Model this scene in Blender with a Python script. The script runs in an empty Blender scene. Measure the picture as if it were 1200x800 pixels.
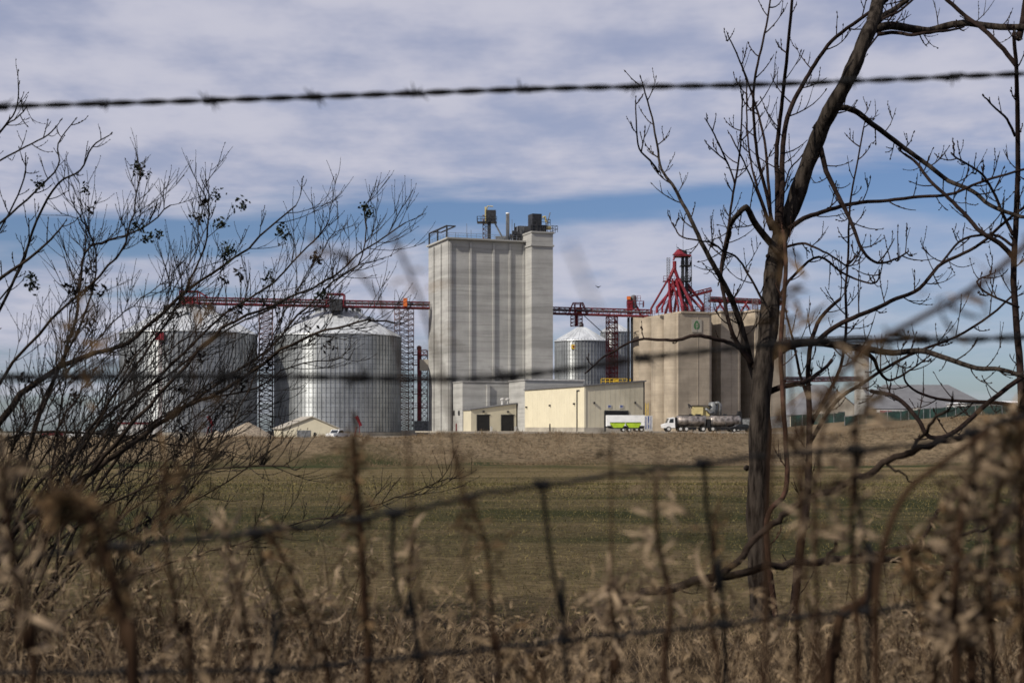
import bpy, math, random
import numpy as np
from mathutils import Vector, Matrix
R = math.radians
random.seed(7)
F = 1667.0                       # focal length in photo pixels (1200 wide)
EYE = 1.0
scn = bpy.context.scene

# ------------------------------------------------------------------ camera
cam = bpy.data.cameras.new('camera'); cam_o = bpy.data.objects.new('camera', cam)
scn.collection.objects.link(cam_o); scn.camera = cam_o
cam.sensor_width = 36; cam.lens = 50.0; cam.shift_y = 100 / 1200
cam_o.location = (0, 0, EYE); cam_o.rotation_euler = (R(90), 0, 0)
cam.clip_start = 0.05; cam.clip_end = 12000
cam.dof.use_dof = True; cam.dof.focus_distance = 14.0; cam.dof.aperture_fstop = 6.5
cam.dof.aperture_blades = 7
# ------------------------------------------------------------------ light
SUN_AZ = 35      # degrees from the left axis towards the camera
SUN_EL = 38
s = Vector((-math.cos(R(SUN_AZ)) * math.cos(R(SUN_EL)), -math.sin(R(SUN_AZ)) * math.cos(R(SUN_EL)), math.sin(R(SUN_EL))))
sun = bpy.data.lights.new('sun', 'SUN'); sun_o = bpy.data.objects.new('sun', sun); scn.collection.objects.link(sun_o)
sun.energy = 4.9; sun.angle = R(0.5); sun.color = (1.0, 0.93, 0.82)
sun_o.rotation_euler = s.to_track_quat('Z', 'Y').to_euler(); sun_o.location = (0, 0, 60)
scn.view_settings.view_transform = 'Standard'; scn.view_settings.look = 'None'
scn.view_settings.exposure = 0.0; scn.view_settings.gamma = 1
world = bpy.data.worlds.new('World'); scn.world = world; world.use_nodes = True
wn = world.node_tree.nodes; wl = world.node_tree.links; wn.clear()
SKY_STRENGTH = 0.085
def N(tree, typ, **kw):
    n = tree.nodes.new(typ)
    for k, v in kw.items():
        if k == 'ins':
            for i, val in v.items(): n.inputs[i].default_value = val
        else: setattr(n, k, v)
    return n
def L(tree, a, b): tree.links.new(a, b)
def math_n(t, op, a, b=None, c=None, clamp=False):
    n = t.nodes.new('ShaderNodeMath'); n.operation = op; n.use_clamp = clamp
    for i, v in enumerate((a, b, c)):
        if v is None: continue
        if hasattr(v, 'is_output'): t.links.new(v, n.inputs[i])
        else: n.inputs[i].default_value = v
    return n.outputs[0]
def maprange(t, v, a, b, c=0.0, d=1.0, smooth=True):
    n = t.nodes.new('ShaderNodeMapRange')
    if smooth: n.interpolation_type = 'SMOOTHSTEP'
    t.links.new(v, n.inputs[0])
    for i, x in zip((1, 2, 3, 4), (a, b, c, d)): n.inputs[i].default_value = x
    return n.outputs[0]
def mixc(t, fac, a, b, mode='MIX'):
    n = t.nodes.new('ShaderNodeMix'); n.data_type = 'RGBA'; n.blend_type = mode
    if hasattr(fac, 'is_output'): t.links.new(fac, n.inputs[0])
    else: n.inputs[0].default_value = fac
    for i, v in ((6, a), (7, b)):
        if hasattr(v, 'is_output'): t.links.new(v, n.inputs[i])
        else: n.inputs[i].default_value = (*v, 1) if len(v) == 3 else v
    return n.outputs[2]
def make_world():
    t = world.node_tree
    out = N(t, 'ShaderNodeOutputWorld'); bg = N(t, 'ShaderNodeBackground')
    sky = N(t, 'ShaderNodeTexSky'); sky.sky_type = 'NISHITA'; sky.sun_disc = False
    sky.sun_elevation = R(SUN_EL); sky.sun_rotation = math.atan2(s.x, s.y); sky.air_density = 1.0; sky.dust_density = 0.6; sky.ozone_density = 2.0
    tc = N(t, 'ShaderNodeTexCoord'); sep = N(t, 'ShaderNodeSeparateXYZ'); L(t, tc.outputs['Generated'], sep.inputs[0])
    x, y, z = sep.outputs
    zc = math_n(t, 'MAXIMUM', z, 0.0)
    den = math_n(t, 'ADD', zc, 0.10)
    cx = math_n(t, 'DIVIDE', x, den); cy = math_n(t, 'DIVIDE', y, den)
    comb = N(t, 'ShaderNodeCombineXYZ'); L(t, cx, comb.inputs[0]); L(t, cy, comb.inputs[1])
    def noise(scale, detail, rough, stretch=(1, 1, 1), rot=0.0, dist=0.0):
        mp = N(t, 'ShaderNodeMapping'); L(t, comb.outputs[0], mp.inputs[0])
        mp.inputs['Scale'].default_value = stretch; mp.inputs['Rotation'].default_value = (0, 0, rot)
        n = N(t, 'ShaderNodeTexNoise'); L(t, mp.outputs[0], n.inputs[0])
        n.inputs['Scale'].default_value = scale; n.inputs['Detail'].default_value = detail
        n.inputs['Roughness'].default_value = rough; n.inputs['Distortion'].default_value = dist
        return n.outputs[0]
    big = noise(0.55, 4, 0.5, (1, 1.4, 1), 0.25)
    streak = noise(1.1, 6, 0.6, (0.55, 1.1, 1), -0.12, 0.0)
    fine = noise(4.5, 4, 0.55, (1, 0.7, 1), 0.4, 0.0)
    # elevation of the open band (about 0.10 - 0.17), tilted and warped
    e = math_n(t, 'ADD', z, math_n(t, 'MULTIPLY', math_n(t, 'SUBTRACT', big, 0.5), 0.16))
    e = math_n(t, 'ADD', e, math_n(t, 'MULTIPLY', math_n(t, 'SUBTRACT', streak, 0.5), 0.07))
    e = math_n(t, 'ADD', e, math_n(t, 'MULTIPLY', x, -0.03))
    up = maprange(t, e, 0.155, 0.182)                  # cloud sheet above the gap
    lo = math_n(t, 'MULTIPLY', maprange(t, e, 0.138, 0.112), maprange(t, e, 0.0, 0.075))    # bank of cloud below it
    lo = math_n(t, 'MULTIPLY', lo, maprange(t, x, 0.34, 0.05, 0.45, 1.0))
    cover = math_n(t, 'MAXIMUM', up, math_n(t, 'MULTIPLY', lo, 0.95))
    tex = math_n(t, 'ADD', math_n(t, 'MULTIPLY', streak, 0.55), math_n(t, 'MULTIPLY', fine, 0.45))
    texw = maprange(t, tex, 0.34, 0.56, 0.60, 1.0)
    cover = math_n(t, 'MULTIPLY', cover, texw)
    cover = math_n(t, 'ADD', math_n(t, 'MULTIPLY', cover, 0.93), 0.03)
    shade = maprange(t, tex, 0.38, 0.62)
    ccol = mixc(t, shade, (5.3, 5.5, 7.0), (6.7, 6.7, 7.8))
    skyc = mixc(t, 1.0, sky.outputs[0], (0.62, 0.72, 0.95), 'MULTIPLY')
    col = mixc(t, cover, skyc, ccol)
    L(t, col, bg.inputs[0]); bg.inputs[1].default_value = SKY_STRENGTH
    L(t, bg.outputs[0], out.inputs[0])
make_world()

# ------------------------------------------------------------------ materials
MATS = {}
def mat(name, col, rough=0.7, metal=0.0, var=0.15, nscale=1.0, stretch=(1, 1, 1), col2=None, bump=0.0, bscale=20.0, spec=0.3, streak=0.0, bands=0.0, trans=0.0, bstretch=(1,1,1)):
    m = bpy.data.materials.new(name); m.use_nodes = True; t = m.node_tree
    b = t.nodes['Principled BSDF']; b.inputs['Roughness'].default_value = rough; b.inputs['Metallic'].default_value = metal
    b.inputs['Specular IOR Level'].default_value = spec
    tc = N(t, 'ShaderNodeTexCoord')
    def nz(scale, st, detail=5, rough=0.6):
        mp = N(t, 'ShaderNodeMapping'); L(t, tc.outputs['Object'], mp.inputs[0]); mp.inputs['Scale'].default_value = st
        n = N(t, 'ShaderNodeTexNoise'); L(t, mp.outputs[0], n.inputs[0]); n.inputs['Scale'].default_value = scale
        n.inputs['Detail'].default_value = detail; n.inputs['Roughness'].default_value = rough
        return n.outputs[0]
    base = nz(nscale, stretch)
    c2 = col2 if col2 else tuple(c * (1 - var * 2) for c in col)
    c1 = col if col2 else tuple(min(1, c * (1 + var)) for c in col)
    c = mixc(t, maprange(t, base, 0.32, 0.68), c1, c2)
    if streak:
        sn = nz(0.9, (1, 1, 0.035), 6, 0.65)
        c = mixc(t, maprange(t, sn, 0.52, 0.75, 0, streak), c, tuple(x * 0.35 for x in col))
    if bands:
        bn = nz(1.0, (0.02, 0.02, 0.42), 3, 0.7)
        c = mixc(t, maprange(t, bn, 0.40, 0.66, 0, bands), c, tuple(x * 0.45 for x in col))
        bf = nz(1.0, (0.12, 0.12, 2.6), 2, 0.6)
        c = mixc(t, maprange(t, bf, 0.52, 0.66, 0, bands * 0.7), c, tuple(x * 0.5 for x in col))
    L(t, c, b.inputs['Base Color'])
    if bump:
        bp = N(t, 'ShaderNodeBump'); bp.inputs['Strength'].default_value = bump; bp.inputs['Distance'].default_value = 0.5 / bscale
        L(t, nz(bscale, bstretch, 4), bp.inputs['Height']); L(t, bp.outputs[0], b.inputs['Normal'])
    if trans:
        tr = N(t, 'ShaderNodeBsdfTranslucent'); L(t, c, tr.inputs[0]); mx = N(t, 'ShaderNodeMixShader'); mx.inputs[0].default_value = trans
        L(t, b.outputs[0], mx.inputs[1]); L(t, tr.outputs[0], mx.inputs[2]); L(t, mx.outputs[0], t.nodes['Material Output'].inputs[0])
    MATS[name] = m; return m
mat('concrete', (0.39, 0.385, 0.365), 0.9, var=0.06, nscale=0.25, streak=0.08, bands=0.5, bump=0.3, bscale=3)
mat('tan_concrete', (0.38, 0.32, 0.245), 0.9, var=0.12, nscale=0.2, streak=0.5, bands=0.3, bump=0.3, bscale=3)
mat('apron', (0.33, 0.30, 0.25), 0.9, var=0.12, nscale=0.4, bump=0.2, bscale=5)
mat('galvanised', (0.38, 0.40, 0.41), 0.42, metal=0.55, var=0.14, nscale=0.35, stretch=(1, 1, 0.5), bands=0.25, bump=0.15, bscale=4, spec=0.5)
mat('galvanised_roof', (0.54, 0.56, 0.57), 0.40, metal=0.25, var=0.12, nscale=0.4, spec=0.6)
mat('galv_dark', (0.12, 0.125, 0.13), 0.5, metal=0.4, var=0.2, nscale=2)
mat('cream_sheet_sunlit', (0.62, 0.565, 0.42), 0.6, var=0.03, nscale=0.3, streak=0.12)  # paler version of the shed wall tan, carries the sunlit look of the long side
mat('tan_sheet', (0.52, 0.475, 0.36), 0.6, var=0.04, nscale=0.3, streak=0.15)
mat('grey_roof', (0.13, 0.13, 0.135), 0.55, var=0.08, nscale=0.3)
mat('pale_roof', (0.34, 0.31, 0.26), 0.6, var=0.08, nscale=0.3)
mat('red_steel', (0.13, 0.012, 0.018), 0.5, var=0.25, nscale=1.5)
mat('bright_red', (0.16, 0.010, 0.018), 0.5, var=0.15, nscale=1.5)
mat('orange', (0.55, 0.13, 0.03), 0.5, var=0.15, nscale=2)
mat('dark_steel', (0.035, 0.036, 0.04), 0.5, metal=0.3, var=0.25, nscale=2)
mat('grey_steel', (0.17, 0.175, 0.18), 0.5, metal=0.3, var=0.2, nscale=2)
mat('tower_steel', (0.16, 0.115, 0.12), 0.5, metal=0.2, var=0.3, nscale=0.3)
mat('white_paint', (0.75, 0.75, 0.74), 0.45, var=0.04, nscale=1)
mat('dirty_white', (0.5, 0.49, 0.47), 0.5, var=0.15, nscale=1.5)
mat('black', (0.012, 0.012, 0.013), 0.6, var=0.2)
mat('rubber', (0.02, 0.02, 0.02), 0.85, var=0.2)
mat('glass_dark', (0.02, 0.025, 0.03), 0.12, var=0.1, spec=0.7)
mat('lime', (0.35, 0.50, 0.03), 0.4, var=0.08, nscale=1)
mat('yellow', (0.62, 0.42, 0.04), 0.5, var=0.1)
mat('yellow_sheet', (0.50, 0.42, 0.20), 0.55, var=0.08)
mat('blue_paint', (0.05, 0.08, 0.25), 0.5, var=0.1)
mat('green_paint', (0.05, 0.16, 0.06), 0.5, var=0.1)
mat('green_slat', (0.008, 0.026, 0.022), 0.6, var=0.3, nscale=0.7)
mat('steel_tank', (0.30, 0.26, 0.23), 0.42, metal=0.6, var=0.35, nscale=1.5, spec=0.6)
mat('gravel', (0.30, 0.245, 0.18), 0.95, var=0.25, nscale=3, bump=0.8, bscale=4)
mat('bark', (0.050, 0.041, 0.034), 0.95, var=0.35, nscale=34, stretch=(1, 1, 0.18), bump=1.0, bscale=60, spec=0.03, bstretch=(1, 1, 0.22), col2=(0.007, 0.0055, 0.005))  # bark grain, its tone contrast raised to paint in lit highlights
mat('twig', (0.022, 0.015, 0.013), 0.95, var=0.3, nscale=20, spec=0.03)
mat('sapling_bark', (0.050, 0.026, 0.018), 0.9, var=0.3, nscale=20, spec=0.1)
mat('bush_bark', (0.028, 0.021, 0.016), 0.95, var=0.3, nscale=15, spec=0.03, bump=0.5, bscale=80)
mat('bush_twig', (0.022, 0.019, 0.017), 0.95, var=0.3, nscale=20, spec=0.05)
mat('withered_leaf', (0.018, 0.022, 0.012), 0.9, var=0.3, nscale=20, spec=0.05)
mat('dead_wood', (0.026, 0.019, 0.015), 0.95, var=0.4, nscale=10, bump=0.9, bscale=50, spec=0.02)
mat('wire', (0.008, 0.0075, 0.008), 0.9, metal=0.0, var=0.4, nscale=60, spec=0.2)
mat('weed_dry', (0.19, 0.120, 0.062), 0.85, col2=(0.012, 0.010, 0.005), nscale=38, spec=0.1, trans=0.25)
mat('weed_pale', (0.37, 0.275, 0.18), 0.85, col2=(0.032, 0.020, 0.012), nscale=38, spec=0.1, trans=0.25)
mat('weed_stem', (0.040, 0.024, 0.014), 0.9, col2=(0.020, 0.011, 0.007), nscale=25, spec=0.03)
mat('straw', (0.33, 0.238, 0.145), 0.9, col2=(0.018, 0.012, 0.007), nscale=22, spec=0.1, trans=0.15)
mat('grass_short', (0.20, 0.158, 0.068), 0.9, col2=(0.020, 0.028, 0.008), nscale=5, stretch=(1, 1, 1), spec=0.08)

def aniso(name, amt, rot):
    t = MATS[name].node_tree; p = t.nodes['Principled BSDF']; tg = t.nodes.new('ShaderNodeTangent'); tg.direction_type = 'RADIAL'; tg.axis = 'Z'
    p.inputs['Anisotropic'].default_value = amt; p.inputs['Anisotropic Rotation'].default_value = rot; L(t, tg.outputs[0], p.inputs['Tangent'])
aniso('galvanised', 0.85, 0.25)      # fine horizontal corrugation smears reflections up and down
# ------------------------------------------------------------------ mesh builder
COL = scn.collection
def tagp(o, label=None, cat=None, group=None, kind=None):
    if label: o['label'] = label
    if cat: o['category'] = cat
    if group: o['group'] = group
    if kind: o['kind'] = kind
    return o
def empty(name, loc, label, cat, group=None):
    o = bpy.data.objects.new(name, None); COL.objects.link(o); o.location = loc; o.empty_display_size = 0.3
    o['wloc'] = tuple(loc)
    return tagp(o, label, cat, group)
def wloc(o):
    v = Vector((0, 0, 0))
    while o is not None: v += o.location; o = o.parent
    return v
class MB:
    def __init__(self, M=None): self.v = []; self.f = []; self.M = M
    def add(self, vs, fs):
        n = len(self.v)
        if self.M is not None: vs = [tuple(self.M @ Vector(q)) for q in vs]
        self.v += [tuple(q) for q in vs]; self.f += [tuple(i + n for i in q) for q in fs]; return self
    def box(self, x0, x1, y0, y1, z0, z1):
        vs = [(x0, y0, z0), (x1, y0, z0), (x1, y1, z0), (x0, y1, z0), (x0, y0, z1), (x1, y0, z1), (x1, y1, z1), (x0, y1, z1)]
        return self.add(vs, [(3, 2, 1, 0), (4, 5, 6, 7), (0, 1, 5, 4), (1, 2, 6, 5), (2, 3, 7, 6), (3, 0, 4, 7)])
    def prism(self, pts, z0, z1):
        n = len(pts); zt = z1 if isinstance(z1, (list, tuple)) else [z1] * n; zb = z0 if isinstance(z0, (list, tuple)) else [z0] * n
        vs = [(p[0], p[1], zb[i]) for i, p in enumerate(pts)] + [(p[0], p[1], zt[i]) for i, p in enumerate(pts)]
        fs = [tuple(range(n))[::-1], tuple(range(n, 2 * n))] + [(i, (i + 1) % n, n + (i + 1) % n, n + i) for i in range(n)]
        return self.add(vs, fs)
    def tube(self, pts, rad, sides=5, cap=True):
        P = [Vector(p) for p in pts]; n = len(P)
        if not isinstance(rad, (list, tuple)): rad = [rad] * n
        t0 = (P[1] - P[0]).normalized()
        a = t0.cross(Vector((0, 0, 1)));  a = t0.cross(Vector((1, 0, 0))) if a.length < 0.1 else a
        a.normalize(); vs = []
        for i in range(n):
            t = (P[min(i + 1, n - 1)] - P[max(i - 1, 0)])
            if t.length < 1e-9: t = t0
            t = t.normalized(); a = (a - t * a.dot(t))
            if a.length < 1e-6: a = t.orthogonal()
            a.normalize(); b = t.cross(a)
            for k in range(sides):
                an = 2 * math.pi * k / sides
                vs.append(P[i] + (a * math.cos(an) + b * math.sin(an)) * rad[i])
        fs = [(i * sides + k, i * sides + (k + 1) % sides, (i + 1) * sides + (k + 1) % sides, (i + 1) * sides + k) for i in range(n - 1) for k in range(sides)]
        if cap: fs += [tuple(range(sides))[::-1], tuple((n - 1) * sides + k for k in range(sides))]
        return self.add(vs, fs)
    def bar(self, p, q, r, sides=4): return self.tube([p, q], r, sides)
    def lathe(self, cx, cy, prof, seg=48, a0=0, a1=2 * math.pi):
        full = abs(a1 - a0 - 2 * math.pi) < 1e-6; m = seg if full else seg + 1; vs = []
        for (r, z) in prof:
            for k in range(m):
                an = a0 + (a1 - a0) * k / seg; vs.append((cx + r * math.cos(an), cy + r * math.sin(an), z))
        fs = []
        for i in range(len(prof) - 1):
            for k in range(seg):
                k2 = (k + 1) % m; fs.append((i * m + k, i * m + k2, (i + 1) * m + k2, (i + 1) * m + k))
        return self.add(vs, fs)
    def truss(self, p, q, w, h, n, r, side=None):
        """box truss of four chords from p to q (centre of the bottom), w wide, h high"""
        p = Vector(p); q = Vector(q); d = (q - p); t = d.normalized()
        vert = abs(t.z) > 0.8
        if side is None: side = Vector((0, 0, 1)).cross(t).normalized() if not vert else Vector((1, 0, 0))
        up = t.cross(side).normalized() * (1 if not vert else 1)
        if not vert and up.z < 0: up = -up
        c = [side * (-w / 2), side * (w / 2), side * (w / 2) + up * h, side * (-w / 2) + up * h]
        if vert: c = [side * (-w / 2) - up * h / 2, side * (w / 2) - up * h / 2, side * (w / 2) + up * h / 2, side * (-w / 2) + up * h / 2]
        for o in c: self.bar(p + o, q + o, r)
        for i in range(n + 1):
            b = p + d * i / n
            for k in range(4):
                self.bar(b + c[k], b + c[(k + 1) % 4], r * 0.7)
                if i < n:
                    b2 = p + d * (i + 1) / n
                    if vert:
                        self.bar(b + c[k], b2 + c[(k + 1) % 4], r * 0.6); self.bar(b + c[(k + 1) % 4], b2 + c[k], r * 0.6)
                    elif (i + k) % 2: self.bar(b + c[k], b2 + c[(k + 1) % 4], r * 0.6)
                    else: self.bar(b + c[(k + 1) % 4], b2 + c[k], r * 0.6)
        return self
    def rail(self, pts, h=1.1, r=0.04, step=2.0):
        for a, b in zip(pts[:-1], pts[1:]):
            a = Vector(a); b = Vector(b); n = max(1, int((b - a).length / step))
            for i in range(n + 1):
                p = a + (b - a) * i / n; self.bar(p, p + Vector((0, 0, h)), r)
            for k in (0.5, 1.0): self.bar(a + Vector((0, 0, h * k)), b + Vector((0, 0, h * k)), r)
        return self
    def build(self, name, m, parent=None, smooth=False, label=None):
        me = bpy.data.meshes.new(name)
        o = bpy.data.objects.new(name, me); COL.objects.link(o)
        if parent is not None:
            w = wloc(parent); o.parent = parent
        else:
            a = np.array(self.v); w = Vector(((a[:, 0].min() + a[:, 0].max()) / 2, (a[:, 1].min() + a[:, 1].max()) / 2, a[:, 2].min())); o.location = w
        vs = [(x - w.x, y - w.y, z - w.z) for x, y, z in self.v]
        me.from_pydata(vs, [], self.f)
        me.materials.append(MATS[m] if isinstance(m, str) else m)
        if smooth: me.shade_smooth()
        me.update()
        if label: o['label'] = label
        return o
def W(px, py, d): return Vector(((px - 600) / F * d, d, EYE + (500 - py) / F * d))
def X(px, d): return (px - 600) / F * d
def Z(py, d): return EYE + (500 - py) / F * d
def copy_tree(o, parent=None):
    c = o.copy(); COL.objects.link(c)
    if parent is not None: c.parent = parent
    for ch in list(o.children): copy_tree(ch, c)
    return c

# ------------------------------------------------------------------ terrain
def sst(a, b, x):
    t = np.clip((x - a) / (b - a), 0, 1); return t * t * (3 - 2 * t)
def gz(x, y):
    x = np.asarray(x, float); y = np.asarray(y, float)
    yy = np.maximum(y, 6)
    field = -3.5 * sst(4, 150, yy) ** 0.8 - 0.2 * sst(100, 168, yy)
    field = field + 0.10 * np.sin(x * 0.11 + 1.0) * sst(10, 60, y) * np.sin(y * 0.05) + 0.03 * np.sin(x * 1.3 + y) * sst(5, 3, np.abs(y - 4))
    top = -1.15 * sst(-10, -22, x) * sst(196, 230, y) - 0.55 * sst(-8, -20, x) * sst(230, 196, y)
    hill = 2.7 * sst(44, 72, x) * sst(120, 195, y) * sst(330, 230, y) + 0.7 * sst(44, 60, x) * sst(200, 280, y)
    lip = 176 + 5 * np.sin(x * 0.045 + .6) + 2.5 * np.sin(x * 0.13 + 2) + 1.2 * np.sin(x * .41)
    k = sst(0, 1, (y - lip) / 22.0)
    z = field * (1 - k) + top * k + hill * sst(150, 200, y)
    z = z + k * sst(215, 190, y) * 0.22 * np.sin(x * 0.35 + 0.5) * np.sin(x * 0.09)
    z = z - 24 * sst(420, 3200, y)
    return z
def make_ground():
    ys = np.concatenate([np.linspace(-25, 2, 14), np.geomspace(2.3, 60, 120)[0:], np.linspace(61, 215, 140), np.geomspace(218, 9000, 70)])
    ss = np.linspace(-1, 1, 221)
    n, m = len(ys), len(ss); Y = np.repeat(ys[:, None], m, 1); Xg = ss[None, :] * (14 + 0.75 * np.abs(ys)[:, None])
    Zg = gz(Xg, Y)
    v = np.stack([Xg, Y, Zg], -1).reshape(-1, 3)
    i = np.arange(n - 1)[:, None] * m + np.arange(m - 1)[None, :]
    f = np.stack([i, i + 1, i + 1 + m, i + m], -1).reshape(-1, 4)
    me = bpy.data.meshes.new('ground'); me.from_pydata(v.tolist(), [], f.tolist()); me.shade_smooth()
    o = bpy.data.objects.new('ground', me); COL.objects.link(o); o['kind'] = 'structure'
    m_ = bpy.data.materials.new('ground'); m_.use_nodes = True; t = m_.node_tree; b = t.nodes['Principled BSDF']
    b.inputs['Roughness'].default_value = 0.95; b.inputs['Specular IOR Level'].default_value = 0.05
    tc = N(t, 'ShaderNodeTexCoord'); sep = N(t, 'ShaderNodeSeparateXYZ'); L(t, tc.outputs['Object'], sep.inputs[0]); x, y, z = sep.outputs
    def nz(scale, st=(1, 1, 1), detail=6, rough=0.6, rot=0.0):
        mp = N(t, 'ShaderNodeMapping'); L(t, tc.outputs['Object'], mp.inputs[0]); mp.inputs['Scale'].default_value = st; mp.inputs['Rotation'].default_value = (0, 0, rot)
        q = N(t, 'ShaderNodeTexNoise'); L(t, mp.outputs[0], q.inputs[0]); q.inputs['Scale'].default_value = scale
        q.inputs['Detail'].default_value = detail; q.inputs['Roughness'].default_value = rough; return q.outputs[0]
    gn = nz(1.0, (0.05, 0.07, 0.0), 8, 0.68, 0.25)
    gn = math_n(t, 'ADD', gn, math_n(t, 'MULTIPLY', math_n(t, 'MULTIPLY', maprange(t, y, 10, 14), maprange(t, y, 34, 18)), 0.045))
    gn = math_n(t, 'SUBTRACT', gn, math_n(t, 'MULTIPLY', maprange(t, y, 26, 34), 0.05))
    green = maprange(t, gn, 0.44, 0.58)
    near = maprange(t, y, 95, 55)
    strip = maprange(t, nz(1.0, (0.014, 0.06, 0), 7, 0.7, 0.1), 0.36, 0.64)
    tan = mixc(t, strip, (0.200, 0.150, 0.080), (0.088, 0.071, 0.034))
    grn = mixc(t, nz(0.9, (1, 1, 1)), (0.022, 0.032, 0.009), (0.062, 0.060, 0.020))
    gfac = math_n(t, 'MULTIPLY', green, math_n(t, 'ADD', math_n(t, 'MULTIPLY', near, 0.72), 0.22))
    c = mixc(t, gfac, tan, grn)
    fine = nz(9, (1, 1, 1), 6, 0.75); c = mixc(t, maprange(t, fine, 0.35, 0.7), c, mixc(t, 1.0, c, (0.48, 0.46, 0.42), 'MULTIPLY'))
    # rough bank
    bankn = math_n(t, 'ADD', math_n(t, 'MULTIPLY', nz(1.6, (1, 0.5, 1.5), 8, 0.8), 0.75), math_n(t, 'MULTIPLY', nz(0.16, (1, 1, 2), 4, 0.6), 0.25))
    bank = mixc(t, maprange(t, bankn, 0.38, 0.66), (0.25, 0.19, 0.12), (0.055, 0.042, 0.026))
    yw = math_n(t, 'ADD', y, math_n(t, 'MULTIPLY', math_n(t, 'SUBTRACT', nz(0.022, (1, 1.4, 0), 7, 0.7), 0.5), 60))
    c = mixc(t, maprange(t, yw, 171, 184), c, bank)
    grassline = math_n(t, 'MULTIPLY', maprange(t, yw, 158, 170), maprange(t, yw, 182, 173))
    c = mixc(t, math_n(t, 'MULTIPLY', grassline, maprange(t, nz(0.06, (1, 1, 0)), 0.42, 0.6)), c, (0.035, 0.045, 0.016))
    # gravel yard
    yard = mixc(t, nz(0.5), (0.30, 0.265, 0.21), (0.20, 0.17, 0.13))
    rough_grass = mixc(t, bankn, (0.13, 0.10, 0.06), (0.06, 0.052, 0.028))
    xr = maprange(t, x, 42, 50)
    yardmask = math_n(t, 'MULTIPLY', maprange(t, yw, 212, 222), math_n(t, 'SUBTRACT', 1.0, xr))
    c = mixc(t, yardmask, c, yard)
    c = mixc(t, maprange(t, y, 420, 700), c, (0.05, 0.045, 0.03))
    # litter near the fence
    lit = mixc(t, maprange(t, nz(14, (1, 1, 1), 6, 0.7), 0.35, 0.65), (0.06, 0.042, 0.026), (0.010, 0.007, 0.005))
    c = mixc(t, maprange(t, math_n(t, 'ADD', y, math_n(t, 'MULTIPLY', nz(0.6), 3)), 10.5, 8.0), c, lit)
    L(t, c, b.inputs['Base Color'])
    bp = N(t, 'ShaderNodeBump'); bp.inputs['Strength'].default_value = 1.0; bp.inputs['Distance'].default_value = 0.12
    hb = math_n(t, 'ADD', fine, math_n(t, 'MULTIPLY', math_n(t, 'MULTIPLY', bankn, maprange(t, y, 150, 180)), 6)); L(t, hb, bp.inputs['Height']); L(t, bp.outputs[0], b.inputs['Normal'])
    me.materials.append(m_)
make_ground()

# ------------------------------------------------------------------ building frame (turned 20 degrees)
PH = R(20); u = Vector((math.cos(PH), math.sin(PH), 0)); vv = Vector((-math.sin(PH), math.cos(PH), 0))
A0 = Vector((X(525, 335), 335, 0))
def Fr(a, b, z=0): p = A0 + u * a - vv * b; return Vector((p.x, p.y, z))
def sa(px, b):          # a of the point seen at px on the plane b
    k = (px - 600) / F; p = A0 - vv * b; return (k * p.y - p.x) / (u.x - k * u.y)
def sb(px, a):
    k = (px - 600) / F; p = A0 + u * a; return (p.x - k * p.y) / (vv.x - k * vv.y)
def fbox(mb, a0, a1, b0, b1, z0, z1):
    pts = [Fr(a0, b1), Fr(a1, b1), Fr(a1, b0), Fr(a0, b0)]
    return mb.prism([(p.x, p.y) for p in pts], z0, z1)
def yof(a, b): return Fr(a, b).y

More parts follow.
